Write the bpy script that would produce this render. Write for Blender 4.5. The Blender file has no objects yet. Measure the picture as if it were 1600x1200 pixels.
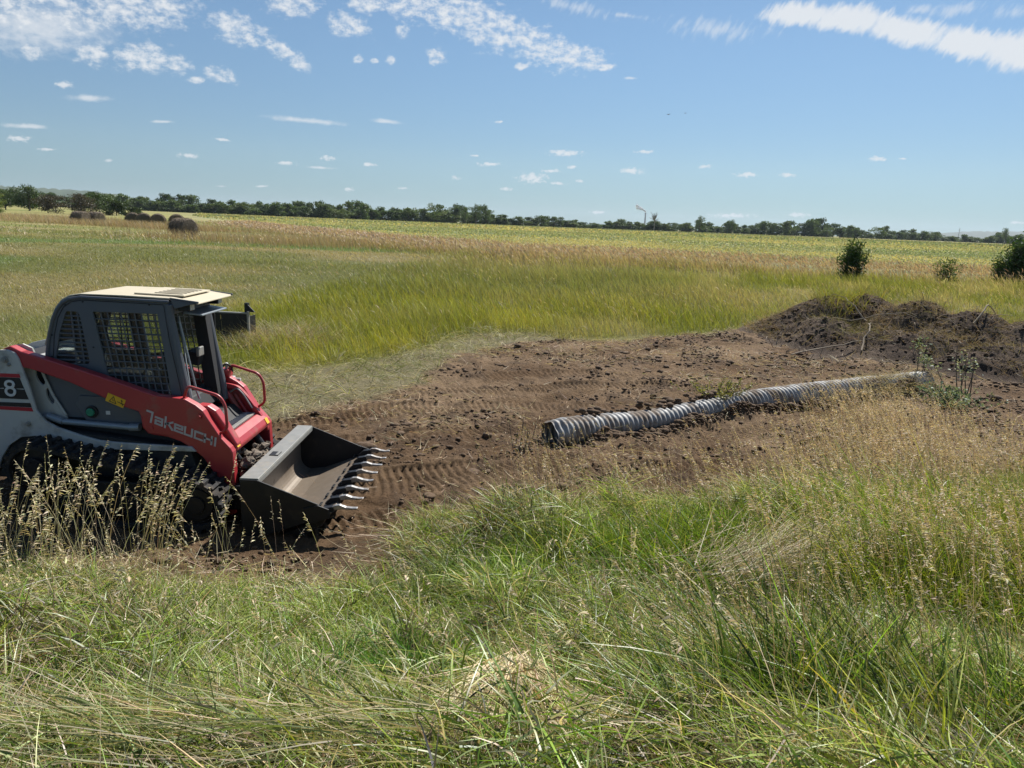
import bpy, bmesh, math, random
import numpy as np
from mathutils import Vector, Matrix
from mathutils.geometry import tessellate_polygon
rad = math.radians
random.seed(5); RNG = np.random.default_rng(7)
S = bpy.context.scene
COL = S.collection

# ------------------------------------------------------------------ camera
EYE = (0.0, 0.0, 2.85)
cam = bpy.data.cameras.new("camera"); cam.sensor_width = 36; cam.lens = 36*1110/1600
cam.clip_start = 0.05; cam.clip_end = 40000
co = bpy.data.objects.new("camera", cam); COL.objects.link(co); S.camera = co
co.matrix_world = Matrix.Translation(EYE) @ Matrix.Rotation(rad(90-12.74), 4, 'X') @ Matrix.Rotation(rad(2.2), 4, 'Z')

# ------------------------------------------------------------------ sun, sky
SUN_AZ, SUN_EL = rad(30), rad(48)          # azimuth measured from +Y towards +X
sd = Vector((math.sin(SUN_AZ)*math.cos(SUN_EL), math.cos(SUN_AZ)*math.cos(SUN_EL), math.sin(SUN_EL)))
sun = bpy.data.lights.new("sun", 'SUN'); sun.energy = 5.0; sun.angle = rad(0.5); sun.color = (1, .95, .87)
so = bpy.data.objects.new("sun", sun); COL.objects.link(so)
so.rotation_euler = sd.to_track_quat('Z', 'Y').to_euler()
S.view_settings.view_transform = 'Standard'; S.view_settings.look = 'None'
S.view_settings.exposure = 0.68; S.view_settings.gamma = 1
S.cycles.max_bounces = 6; S.cycles.diffuse_bounces = 3; S.cycles.glossy_bounces = 2
S.cycles.transmission_bounces = 4; S.cycles.transparent_max_bounces = 6; S.cycles.volume_bounces = 0
S.cycles.caustics_reflective = False; S.cycles.caustics_refractive = False

class NT:
    def __init__(s, tree): s.t = tree; s.n = tree.nodes; s.l = tree.links
    def add(s, typ, **kw):
        n = s.n.new(typ)
        for k, v in kw.items():
            if k[0] == 'i' and k[1:].isdigit(): s.put(n.inputs[int(k[1:])], v)
            elif k.startswith('I_'): s.put(n.inputs[k[2:].replace('_', ' ')], v)
            else: setattr(n, k, v)
        return n
    def put(s, sock, v):
        if isinstance(v, bpy.types.NodeSocket): s.l.new(v, sock)
        else: sock.default_value = v
    def m(s, op, a, b=0.0, c=None, clamp=False):
        n = s.n.new('ShaderNodeMath'); n.operation = op; n.use_clamp = clamp
        s.put(n.inputs[0], a); s.put(n.inputs[1], b)
        if c is not None: s.put(n.inputs[2], c)
        return n.outputs[0]
    def sm(s, x, a, b):     # smoothstep a..b -> 0..1
        n = s.n.new('ShaderNodeMapRange'); n.interpolation_type = 'SMOOTHSTEP'
        s.put(n.inputs[0], x); n.inputs[1].default_value = a; n.inputs[2].default_value = b
        return n.outputs[0]
    def mix(s, f, a, b, blend='MIX'):
        n = s.n.new('ShaderNodeMix'); n.data_type = 'RGBA'; n.blend_type = blend
        s.put(n.inputs[0], f); s.put(n.inputs[6], a); s.put(n.inputs[7], b)
        return n.outputs[2]
    def noise(s, vec, scale, detail=4, rough=.55, dim='3D'):
        n = s.n.new('ShaderNodeTexNoise'); n.noise_dimensions = dim
        if vec is not None: s.put(n.inputs['Vector'], vec)
        n.inputs['Scale'].default_value = scale; n.inputs['Detail'].default_value = detail
        n.inputs['Roughness'].default_value = rough
        return n.outputs[0]

def build_world():
    w = bpy.data.worlds.new("World"); S.world = w; w.use_nodes = True
    T = NT(w.node_tree); T.n.clear()
    sky = T.add('ShaderNodeTexSky'); sky.sky_type = 'NISHITA'; sky.sun_disc = False
    sky.sun_elevation = SUN_EL; sky.sun_rotation = SUN_AZ
    sky.air_density = 1.0; sky.dust_density = 0.15; sky.ozone_density = 3.0; sky.altitude = 600
    tc = T.add('ShaderNodeTexCoord'); sep = T.add('ShaderNodeSeparateXYZ', i0=tc.outputs['Generated'])
    X, Y, Z = sep.outputs
    u = T.m('MULTIPLY', T.m('ARCTAN2', X, Y), 180/math.pi)
    v = T.m('MULTIPLY', T.m('ARCSINE', Z), 180/math.pi)
    uv = T.add('ShaderNodeCombineXYZ', i0=u, i1=T.m('MULTIPLY', v, 1.5)).outputs[0]
    wob = T.noise(uv, .35, 2); 
    puff = T.noise(uv, 1.25, 9, .64)
    fine = T.noise(uv, 2.6, 5, .6)
    # streaky cirrus coordinates: compressed along one direction
    ca, sa = math.cos(rad(-33)), math.sin(rad(-33))
    us = T.m('ADD', T.m('MULTIPLY', u, ca), T.m('MULTIPLY', v, sa)); vs = T.m('SUBTRACT', T.m('MULTIPLY', v, ca), T.m('MULTIPLY', u, sa))
    cs = T.add('ShaderNodeCombineXYZ', i0=T.m('MULTIPLY', us, 2.4), i1=T.m('MULTIPLY', vs, .8)).outputs[0]
    streak = T.noise(cs, .9, 6, .6)
    def ell(u0, v0, a, b, rot=0):
        c, s_ = math.cos(rad(rot)), math.sin(rad(rot))
        du = T.m('SUBTRACT', u, u0); dv = T.m('SUBTRACT', v, v0)
        p = T.m('DIVIDE', T.m('ADD', T.m('MULTIPLY', du, c), T.m('MULTIPLY', dv, s_)), a)
        q = T.m('DIVIDE', T.m('SUBTRACT', T.m('MULTIPLY', dv, c), T.m('MULTIPLY', du, s_)), b)
        d = T.m('SQRT', T.m('ADD', T.m('MULTIPLY', p, p), T.m('MULTIPLY', q, q)))
        return T.m('SUBTRACT', 1.0, d)
    def mx(lst):
        r = lst[0]
        for e in lst[1:]: r = T.m('MAXIMUM', r, e)
        return r
    big = mx([ell(*e) for e in CLOUD_BIG])
    small = mx([ell(*e) for e in CLOUD_SMALL])
    thin = mx([ell(*e) for e in CLOUD_THIN])
    cir = mx([ell(*e) for e in CLOUD_CIRRUS])
    wisp = mx([ell(*e) for e in CLOUD_WISP])
    # density of each family
    cb = T.sm(T.m('ADD', T.m('MULTIPLY', T.m('SUBTRACT', puff, .5), 3.1), T.m('MULTIPLY', T.m('MINIMUM', big, .5), 1.2)), .0, 1.15)
    csm = T.m('MULTIPLY', T.sm(T.m('ADD', T.m('MULTIPLY', T.m('SUBTRACT', fine, .5), 3.0), T.m('MULTIPLY', small, 1.15)), .05, 1.05), .85)
    cth = T.m('MULTIPLY', T.sm(T.m('ADD', T.m('MULTIPLY', T.m('SUBTRACT', puff, .5), 1.5), thin), .0, 1.0), .75)
    cc = T.m('MULTIPLY', T.sm(T.m('ADD', T.m('MULTIPLY', T.m('SUBTRACT', streak, .5), 2.2), T.m('MULTIPLY', cir, 1.6)), -.1, .85), .97)
    cw = T.m('MULTIPLY', T.sm(T.m('ADD', T.m('MULTIPLY', T.m('SUBTRACT', streak, .5), 2.6), wisp), .2, 1.2), .5)
    cloud = T.m('MAXIMUM', T.m('MAXIMUM', T.m('MAXIMUM', cb, cc), csm), T.m('MAXIMUM', cth, cw))
    # thick parts of the upper-left cloud are greyer underneath
    grey = T.m('MULTIPLY', T.sm(ell(-27, 16.3, 11, 2.6), 0, .7), T.sm(puff, .42, .62))
    ccol = T.mix(T.m('MULTIPLY', grey, .75), (8.6, 8.9, 9.2, 1), (4.6, 5.1, 5.9, 1))
    # the clear sky: Nishita, a little bluer low down as the photograph's
    g = T.sm(v, 0.0, 16.0)
    tint = T.mix(g, SKY_LOW, SKY_HIGH)
    tint = T.mix(T.sm(v, -.5, 5.0), SKY_HOR, tint)
    clear = T.mix(1.0, sky.outputs[0], tint, 'MULTIPLY')
    mixc = T.mix(T.m('MULTIPLY', cloud, .93), clear, ccol)
    bg = T.add('ShaderNodeBackground', i0=mixc, i1=0.058)
    out = T.add('ShaderNodeOutputWorld', i0=bg.outputs[0])
SKY_LOW = (.66, .73, .79, 1); SKY_HIGH = (.97, 1.04, 1.02, 1); SKY_HOR = (.42, .60, .78, 1)
# (azimuth, elevation, half width, half height, rotation) in degrees
CLOUD_BIG = [(-32.32, 11.61, 5.47, 1.78, 3.8), (-26.69, 12.85, 4.37, 1.66, 7.8), (-29.52, 9.65, 1.31, 0.84, 7.5), (-26.53, 9.84, 2.18, 1.17, 6.8), (-24.59, 9.68, 1.22, 0.72, -3.6), (-32.93, 9.36, 0.83, 0.67, 8.2), (-21.77, 9.26, 1.44, 0.57, -14.3), (-20.58, 12.31, 2.35, 1.1, -13.7), (-17.85, 11.4, 1.32, 0.73, -34.5), (-16.56, 10.7, 1.16, 0.66, -45.0), (-12.93, 13.28, 1.83, 0.88, -5.3), (-11.55, 14.8, 1.83, 0.79, 4.6), (-16.89, 14.29, 2.21, 0.97, 5.8), (-8.57, 14.83, 2.1, 1.11, 3.8), (-5.77, 14.81, 3.77, 1.59, -7.1), (-2.92, 13.93, 4.51, 1.7, -15.9), (0.94, 12.83, 4.28, 1.41, -18.7), (3.84, 12.14, 2.84, 1.09, -9.1), (-6.57, 11.74, 0.85, 0.67, 3.2), (-12.27, 11.19, 0.46, 0.38, 4.3), (-9.95, 11.23, 0.47, 0.38, 3.9), (-9.12, 13.16, 0.65, 0.49, 3.9), (-0.19, 11.35, 0.67, 0.3, 1.9), (6.02, 11.46, 0.95, 0.3, 0.7), (-11.12, 11.15, 0.37, 0.25, 4.1), (-23.44, 8.8, 0.66, 0.33, 5.9)]
CLOUD_SMALL = [(-31.3, 7.64, 0.65, 0.27, 6.9), (-34.15, 4.06, 0.9, 0.24, 3.2), (-32.65, 3.57, 0.64, 0.12, 4.7), (-24.17, 3.8, 0.83, 0.22, 1.0), (-17.53, 3.7, 0.91, 0.18, 0.3), (-14.59, 4.23, 0.7, 0.25, 1.2), (-11.58, 3.93, 0.72, 0.19, -0.1), (-21.89, 5.04, 0.6, 0.13, -3.8), (-13.03, 2.04, 0.48, 0.19, 2.6), (-4.97, 3.25, 0.49, 0.19, 2.4), (-3.53, 4.96, 0.44, 0.12, 2.4), (-2.38, 4.35, 1.09, 0.19, 0.2), (3.4, 5.4, 1.76, 0.3, -0.3), (0.97, 3.48, 1.39, 0.52, 0.0), (3.03, 3.13, 0.69, 0.14, -0.1), (2.39, 4.05, 0.89, 0.19, 1.9), (3.95, 4.39, 0.44, 0.16, 1.8), (4.7, 3.37, 0.44, 0.14, 1.8), (8.6, 4.24, 1.3, 0.28, -2.6), (9.45, 5.65, 0.95, 0.16, 1.1), (13.93, 4.68, 0.6, 0.23, 1.0), (16.92, 4.14, 1.03, 0.23, -1.1), (19.8, 4.18, 0.95, 0.18, -1.3), (25.55, 5.29, 0.67, 0.23, -0.2), (27.09, 5.29, 0.35, 0.08, -0.4), (20.88, 1.37, 0.87, 0.23, 1.8), (16.08, 1.17, 2.28, 0.21, 1.9), (6.22, 1.07, 0.79, 0.15, 2.0), (-8.98, 2.32, 0.59, 0.12, 2.5), (-19.29, 1.97, 0.63, 0.09, 2.9), (-1.08, 2.59, 0.6, 0.19, 2.2), (34.26, 1.26, 0.67, 0.12, 1.7), (-1.74, 7.48, 0.68, 0.11, 2.2)]
CLOUD_THIN = [(-29.92, 6.98, 1.81, 0.28, 6.2), (-33.63, 4.88, 1.83, 0.2, 2.6), (-16.22, 6.76, 3.68, 0.26, -1.1), (-10.19, 7.07, 1.43, 0.22, -1.8), (-32.38, 10.89, 6.25, 2.16, 8.4), (-25.62, 5.92, 1.05, 0.13, 5.0), (7.97, 10.75, 0.66, 0.13, 0.5), (-15.16, 3.51, 1.4, 0.14, 0.1), (-29.12, 3.11, 0.38, 0.13, 4.1), (-22.13, 1.82, 0.43, 0.09, 3.0)]
CLOUD_CIRRUS = [(19.4, 14.61, 2.88, 0.85, -3.3), (22.72, 14.12, 3.51, 0.99, -7.0), (26.32, 13.2, 3.67, 0.98, -14.6), (29.74, 12.2, 3.11, 1.04, -14.8), (32.58, 11.54, 2.62, 1.31, -13.1), (35.6, 10.74, 2.73, 1.42, -13.3)]
CLOUD_WISP = [(3.65, 15.28, 4.2, 0.64, -9.6), (7.19, 14.83, 2.31, 0.28, -5.2), (29.08, 14.17, 3.13, 0.65, 2.3), (31.89, 13.71, 2.31, 0.71, 3.8), (26.89, 14.36, 2.2, 0.44, 0.9), (13.88, 13.91, 5.21, 1.0, -6.9)]
build_world()

# ------------------------------------------------------------------ helpers
def link(o): COL.objects.link(o); return o
def tag(o, label=None, cat=None, group=None, kind=None):
    if label: o['label'] = label
    if cat: o['category'] = cat
    if group: o['group'] = group
    if kind: o['kind'] = kind
    return o
def empty(name, loc, rz=0, label=None, cat=None, group=None):
    o = bpy.data.objects.new(name, None); link(o); o.location = loc; o.rotation_euler = (0, 0, rz)
    return tag(o, label, cat, group)
def copy_tree(o, parent=None):
    c = o.copy(); COL.objects.link(c); c.parent = parent
    for ch in list(o.children): copy_tree(ch, c)
    return c

class MB:
    def __init__(s): s.v = []; s.f = []
    def raw(s, vs, fs):
        b = len(s.v); s.v += [tuple(v) for v in vs]; s.f += [tuple(i+b for i in f) for f in fs]; return s
    def box(s, x0, x1, y0, y1, z0, z1, M=None):
        vs = [Vector((x, y, z)) for z in (z0, z1) for y in (y0, y1) for x in (x0, x1)]
        if M is not None: vs = [M @ v for v in vs]
        return s.raw(vs, [(0, 2, 3, 1), (4, 5, 7, 6), (0, 1, 5, 4), (2, 6, 7, 3), (0, 4, 6, 2), (1, 3, 7, 5)])
    def tube(s, pts, r, n=10, cap=True):
        pts = [Vector(p) for p in pts]; rs = r if isinstance(r, (list, tuple)) else [r]*len(pts)
        vs, fs = [], []; up = None
        for i, p in enumerate(pts):
            t = (pts[min(i+1, len(pts)-1)] - pts[max(i-1, 0)]).normalized()
            if up is None: up = t.orthogonal().normalized()
            up = (up - t*up.dot(t)).normalized(); w = t.cross(up)
            for k in range(n):
                a = 2*math.pi*k/n; vs.append(p + (up*math.cos(a) + w*math.sin(a))*rs[i])
        for i in range(len(pts)-1):
            for k in range(n):
                a, b = i*n+k, i*n+(k+1) % n; fs.append((a, b, b+n, a+n))
        if cap: fs.append(tuple(range(n-1, -1, -1))); fs.append(tuple(range((len(pts)-1)*n, len(pts)*n)))
        return s.raw(vs, fs)
    def prism(s, poly, y0, y1, holes=()):     # XZ polygon extruded along Y
        loops = [list(poly)] + [list(h) for h in holes]
        tri = tessellate_polygon([[Vector((p[0], p[1], 0)) for p in l] for l in loops])
        flat = [p for l in loops for p in l]; n = len(flat)
        vs = [(p[0], y0, p[1]) for p in flat] + [(p[0], y1, p[1]) for p in flat]
        fs = []
        for t in tri:
            a, b, c = (Vector(flat[i]) for i in t)
            t = tuple(t)
            if (b-a).cross(c-a) < 0: t = t[::-1]
            fs.append(t); fs.append(tuple(i+n for i in t[::-1]))
        o = 0
        for l in loops:
            m = len(l); area = sum(l[i][0]*l[(i+1) % m][1]-l[(i+1) % m][0]*l[i][1] for i in range(m))
            outer = (l is loops[0])
            for i in range(m):
                a, b = o+i, o+(i+1) % m
                q = (a, a+n, b+n, b) if (area > 0) == outer else (a, b, b+n, a+n)
                fs.append(q)
            o += m
        return s.raw(vs, fs)
    def disc_y(s, x, z, y0, y1, r, n=24, r1=None):
        return s.tube([(x, y0, z), (x, y1, z)], [r, r if r1 is None else r1], n)
    def lr(s, name, mat, parent=None, bevel=0, **kw):
        out = []
        for sg in (-1, 1):
            m = MB(); used = {}
            for f in s.f:
                c = sum(s.v[i][1] for i in f)/len(f)
                if (c > 0) != (sg > 0): continue
                m.f.append(tuple(used.setdefault(i, len(used)) for i in f))
            m.v = [s.v[i] for i in used]
            out.append(m.build(name, mat, parent, bevel, **kw))
        return out
    def build(s, name, mat, parent=None, bevel=0, smooth=False, seg=2):
        me = bpy.data.meshes.new(name); me.from_pydata(s.v, [], s.f); me.validate(); me.update()
        bm = bmesh.new(); bm.from_mesh(me); bmesh.ops.recalc_face_normals(bm, faces=bm.faces); bm.to_mesh(me); bm.free()
        if mat: me.materials.append(mat)
        o = bpy.data.objects.new(name, me); link(o)
        if parent: o.parent = parent
        if smooth: me.polygons.foreach_set('use_smooth', [True]*len(me.polygons))
        if bevel:
            b = o.modifiers.new('bevel', 'BEVEL'); b.width = bevel; b.segments = seg; b.limit_method = 'ANGLE'; b.angle_limit = rad(35)
            b.harden_normals = False
        return o

def fillet(pts, r=.03, n=4, closed=False):
    """round the corners of a polyline (tuples of any dimension)"""
    P = [Vector(p) for p in pts]; out = []
    m = len(P)
    for i, p in enumerate(P):
        if not closed and i in (0, m-1): out.append(p); continue
        a, b = P[i-1], P[(i+1) % m]
        ra = min(r, (a-p).length*.45); rb = min(r, (b-p).length*.45)
        q0 = p+(a-p).normalized()*ra; q1 = p+(b-p).normalized()*rb
        for k in range(n+1):
            t = k/n; out.append(q0*(1-t)**2 + p*2*t*(1-t) + q1*t*t)
    return [tuple(v) for v in out]

def big_mesh(name, V, F, mat, col=None, smooth=False, parent=None):
    """V (n,3) float, F (m,k) int"""
    me = bpy.data.meshes.new(name); n, m, k = len(V), len(F), F.shape[1]
    me.vertices.add(n); me.vertices.foreach_set('co', V.astype(np.float32).ravel())
    me.loops.add(m*k); me.loops.foreach_set('vertex_index', F.astype(np.int32).ravel())
    me.polygons.add(m); me.polygons.foreach_set('loop_start', np.arange(0, m*k, k, dtype=np.int32))
    if smooth: me.polygons.foreach_set('use_smooth', np.ones(m, bool))
    me.update(calc_edges=True)
    if col is not None:
        a = me.attributes.new('col', 'FLOAT_COLOR', 'POINT')
        c = np.ones((n, 4), np.float32); c[:, :3] = col; a.data.foreach_set('color', c.ravel())
    me.materials.append(mat)
    o = bpy.data.objects.new(name, me); link(o)
    if parent: o.parent = parent
    return o

# ---- noise in numpy
def _hash(i, j, s):
    h = (i.astype(np.int64)*374761393 + j.astype(np.int64)*668265263 + s*1442695041) & 0xffffffff
    h = ((h ^ (h >> 13))*1274126177) & 0xffffffff
    return ((h ^ (h >> 16)) & 0xffff)/65535.0
def vnoise(x, y, s=0):
    i, j = np.floor(x), np.floor(y); fx, fy = x-i, y-j
    fx = fx*fx*(3-2*fx); fy = fy*fy*(3-2*fy)
    a, b, c, d = _hash(i, j, s), _hash(i+1, j, s), _hash(i, j+1, s), _hash(i+1, j+1, s)
    return (a*(1-fx)+b*fx)*(1-fy) + (c*(1-fx)+d*fx)*fy
def fbm(x, y, sc, oct=4, s=0, gain=.5):
    r = 0; a = 1; t = 0
    for o in range(oct):
        r = r + a*vnoise(x*sc*2**o + 17.3*o, y*sc*2**o - 9.1*o, s+o*7); t += a; a *= gain
    return r/t - .5           # -0.5 .. 0.5
def ss(a, b, x):
    t = np.clip((x-a)/(b-a), 0, 1); return t*t*(3-2*t)
def inside(poly, x, y):
    r = np.zeros(x.shape, bool); n = len(poly)
    for i in range(n):
        x0, y0 = poly[i]; x1, y1 = poly[(i+1) % n]
        if y0 == y1: continue
        r ^= ((y0 > y) != (y1 > y)) & (x < (x1-x0)*(y-y0)/(y1-y0)+x0)
    return r
def polydist(poly, x, y, closed=True):
    d = np.full(x.shape, 1e9); n = len(poly); S_ = np.zeros(x.shape); U = np.zeros(x.shape); acc = 0
    for i in range(n if closed else n-1):
        x0, y0 = poly[i]; x1, y1 = poly[(i+1) % n]; dx, dy = x1-x0, y1-y0; L = math.hypot(dx, dy)
        t = np.clip(((x-x0)*dx+(y-y0)*dy)/L**2, 0, 1)
        q = np.hypot(x-x0-t*dx, y-y0-t*dy); k = q < d
        d = np.where(k, q, d); S_ = np.where(k, acc+t*L, S_); U = np.where(k, np.sign((x-x0)*dy-(y-y0)*dx)*q, U); acc += L
    return d, S_, U
def sdist(poly, x, y):         # negative inside
    d = polydist(poly, x, y)[0]; return np.where(inside(poly, x, y), -d, d)

# ------------------------------------------------------------------ materials
def mat(name, base, rough=.6, metal=0, spec=.5, var=.12, vscale=6, dirt=None, dirt_amt=.5, dscale=3, bump=0, bscale=40, coat=0, hgrad=False):
    m = bpy.data.materials.new(name); m.use_nodes = True; T = NT(m.node_tree)
    b = T.n['Principled BSDF']; tc = T.add('ShaderNodeTexCoord').outputs['Object']
    c = T.mix(T.noise(tc, vscale, 5), tuple(x*(1-var) for x in base)+(1,), tuple(min(1, x*(1+var)) for x in base)+(1,))
    rg = T.m('ADD', rough-.08, T.m('MULTIPLY', T.noise(tc, vscale*2.3, 4), .16))
    if dirt:
        k = T.sm(T.noise(tc, dscale, 7, .65), .62-.25*dirt_amt, .78-.2*dirt_amt)
        c = T.mix(T.m('MULTIPLY', k, min(1, dirt_amt+.2)), c, tuple(dirt)+(1,)); rg = T.m('MAXIMUM', rg, T.m('MULTIPLY', k, .9))
    T.put(b.inputs['Base Color'], c); T.put(b.inputs['Roughness'], rg)
    b.inputs['Metallic'].default_value = metal; b.inputs['Specular IOR Level'].default_value = spec
    if coat: b.inputs['Coat Weight'].default_value = coat; b.inputs['Coat Roughness'].default_value = .25
    if bump:
        bn = T.add('ShaderNodeBump', I_Strength=bump, I_Distance=.02, I_Height=T.noise(tc, bscale, 5, .6)); T.l.new(bn.outputs[0], b.inputs['Normal'])
    return m
def blade_mat(name, trans=.45, gloss=.12, grough=.45, tint=(1, 1, 1)):
    m = bpy.data.materials.new(name); m.use_nodes = True; T = NT(m.node_tree); T.n.clear()
    a = T.add('ShaderNodeAttribute', attribute_name='col').outputs['Color']
    d = T.add('ShaderNodeBsdfDiffuse', i0=a)
    tr = T.add('ShaderNodeBsdfTranslucent', i0=T.mix(1.0, a, (1.25, 1.2, .7, 1), 'MULTIPLY'))
    g = T.add('ShaderNodeBsdfGlossy', i0=(.9, .92, .95, 1), I_Roughness=grough)
    m1 = T.add('ShaderNodeMixShader', i0=trans, i1=d.outputs[0], i2=tr.outputs[0])
    m2 = T.add('ShaderNodeMixShader', i0=gloss, i1=m1.outputs[0], i2=g.outputs[0])
    T.add('ShaderNodeOutputMaterial', i0=m2.outputs[0])
    return m
SOIL = (.118, .072, .039)
M = dict(
    red=mat('red_paint', (.37, .024, .032), .45, coat=.25, var=.1, dirt=(.25, .13, .10), dirt_amt=.38, dscale=4, spec=.6),
    white=mat('white_paint', (.48, .48, .46), .5, var=.08, dirt=(.22, .19, .15), dirt_amt=.5, dscale=4),
    cab=mat('grey_cab_paint', (.098, .108, .126), .5, var=.1, dirt=(.16, .14, .11), dirt_amt=.15),
    roof=mat('dusty_cream_roof', (.50, .445, .33), .7, var=.1, dirt=(.36, .29, .2), dirt_amt=.35, dscale=3),
    black=mat('black_steel', (.014, .015, .018), .5, spec=.3, var=.3, dirt=(.07, .055, .04), dirt_amt=.25, dscale=6),
    rubber=mat('track_rubber', (.016, .016, .017), .85, var=.3, dirt=(.06, .045, .032), dirt_amt=.6, dscale=9, bump=.5, bscale=30),
    dark=mat('dark_interior', (.02, .021, .023), .7),
    steel=mat('bare_steel', (.36, .35, .34), .42, metal=.6, var=.3, dirt=(.16, .12, .09), dirt_amt=.6, dscale=14),
    floorm=mat('scoured_bucket_steel', (.19, .155, .12), .45, metal=.15, var=.2, vscale=9, dirt=(.17, .125, .09), dirt_amt=.5, dscale=7),
    lip=mat('worn_grey_lip', (.25, .25, .235), .5, metal=.2, var=.25, vscale=14, dirt=(.3, .27, .22), dirt_amt=.4, dscale=8),
    rod=mat('grey_cylinder', (.26, .30, .34), .4, metal=.3),
    yellow=mat('yellow_sticker', (.75, .42, .02), .5, var=.08, dirt=(.4, .3, .15), dirt_amt=.15, dscale=20),
    decal=mat('black_decal', (.012, .012, .013), .5), wdecal=mat('white_decal', (.62, .62, .62), .5, var=.04),
    rdecal=mat('red_decal', (.42, .02, .03), .5), ldecal=mat('grey_lettering', (.48, .45, .45), .55, var=.15, vscale=30),
    green=mat('green_cap', (.02, .22, .13), .45), lamp=mat('lamp_lens', (.55, .56, .55), .25),
    mud=mat('caked_mud', (.17, .14, .11), .95, var=.4, vscale=12, bump=1, bscale=18),
    pipe=None, clod=mat('soil_clod', (.105, .066, .038), .95, var=.45, vscale=9, bump=.8, bscale=25),
    root=mat('pale_root', (.30, .24, .17), .85, var=.3, vscale=20),
    bark=mat('grey_bark', (.11, .09, .07), .9, var=.3),
)
def glass_mat():
    m = bpy.data.materials.new('dusty_glass'); m.use_nodes = True; T = NT(m.node_tree); T.n.clear()
    tc = T.add('ShaderNodeTexCoord').outputs['Object']
    tr = T.add('ShaderNodeBsdfTransparent', i0=(.86, .90, .89, 1)); g = T.add('ShaderNodeBsdfGlossy', i0=(1, 1, 1, 1), I_Roughness=.06)
    d = T.add('ShaderNodeBsdfDiffuse', i0=(.30, .31, .29, 1))
    a = T.add('ShaderNodeMixShader', i0=T.m('MULTIPLY', T.noise(tc, 5, 5), .10), i1=tr.outputs[0], i2=d.outputs[0])
    b = T.add('ShaderNodeMixShader', i0=.07, i1=a.outputs[0], i2=g.outputs[0])
    T.add('ShaderNodeOutputMaterial', i0=b.outputs[0]); return m
M['glass'] = glass_mat()
M['grass'] = blade_mat('grass_blade', .40, .04, .5)
M['lush'] = blade_mat('lush_grass', .42, .035, .42)
M['dry'] = blade_mat('dry_grass', .32, .03, .55)
M['leaf'] = blade_mat('leaf', .3, .03, .5)
M['crop'] = blade_mat('crop_leaf', .3, .02, .6)

def ground_mat():
    m = bpy.data.materials.new('ground'); m.use_nodes = True; T = NT(m.node_tree); b = T.n['Principled BSDF']
    a = T.add('ShaderNodeAttribute', attribute_name='col'); geo = T.add('ShaderNodeNewGeometry').outputs['Position']
    n1 = T.noise(geo, 22, 8, .7); n2 = T.noise(geo, 2.2, 6, .6)
    f = T.m('ADD', T.m('MULTIPLY', n1, 1.1), T.m('MULTIPLY', n2, .7))
    c = T.mix(1.0, a.outputs['Color'], T.add('ShaderNodeCombineColor', i0=f, i1=f, i2=f).outputs[0], 'MULTIPLY')
    T.put(b.inputs['Base Color'], c); b.inputs['Roughness'].default_value = .95; b.inputs['Specular IOR Level'].default_value = .15
    bn = T.add('ShaderNodeBump', I_Strength=1.0, I_Distance=.04, I_Height=T.noise(geo, 30, 9, .75)); T.l.new(bn.outputs[0], b.inputs['Normal'])
    return m
M['ground'] = ground_mat()

# ------------------------------------------------------------------ terrain
PIPE_A = Vector((.52, 9.12, .135)); PIPE_B = Vector((8.05, 13.6, .14))
def pipe_point(t):
    p = PIPE_A.lerp(PIPE_B, t); n = Vector((-(PIPE_B-PIPE_A).y, (PIPE_B-PIPE_A).x, 0)).normalized()
    return p + n*(.07*math.sin(math.pi*t)) + Vector((0, 0, -.045*math.exp(-((t-.22)/.2)**2))) + Vector((0, 0, .03*math.sin(math.pi*t)))
DIRT = [(-9, 5.75), (-6.5, 5.4), (-4, 5.1), (-2.6, 4.9), (-1.4, 4.85), (-.9, 5.2), (-.7, 6.3), (-.1, 6.8), (1, 7.0), (2.5, 7.2), (4.2, 7.8), (6.9, 8.8),
        (12, 10.5), (17, 14), (18, 20), (14.5, 21.5), (11, 22.5), (8.5, 22), (7.0, 20.9), (4.8, 19.2), (2.6, 18.0), (.6, 17.4), (-.6, 16.0), (-1.5, 13.8), (-1.9, 12.3),
        (-2.8, 11.0), (-3.6, 9.8), (-5, 9.0), (-9, 8.9)]
TRAMP = [(-13, 8.9), (-13, 14.5), (-8.5, 13.3), (-4.4, 12.7), (-3.0, 14.0), (-2.0, 16.2), (-.9, 18.2), (.4, 18.6), (1.2, 17.8), (0, 16.0), (-2, 11), (-4, 9)]
CROP_E = [(-420, 900), (-200, 470), (-91, 202), (-29, 88), (-8.4, 56), (0, 46.5), (7.6, 44), (16, 40), (22, 38.6), (28, 39), (60, 42), (140, 48)]
def crop_y(x): return np.interp(x, [p[0] for p in CROP_E], [p[1] for p in CROP_E])
def macro(x, y):
    yy = y + 1.0*fbm(x, y, .35, 2, 3)
    e = 1.25*(1-ss(1.0, 5.0, yy))
    f = .85*ss(15, 42, y) + .75*np.clip((y-42)/560, 0, 1)
    f = f + .75*ss(-.30, -.62, x/np.maximum(y, 1))*ss(110, 400, y)*(y > 0)
    und = .10*fbm(x, y, .22, 3, 11)*ss(5.5, 8, y)
    lump = .06*fbm(x, y, 1.6, 3, 23)*(1-ss(4.5, 6, y))
    return e + f + und + lump
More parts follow.
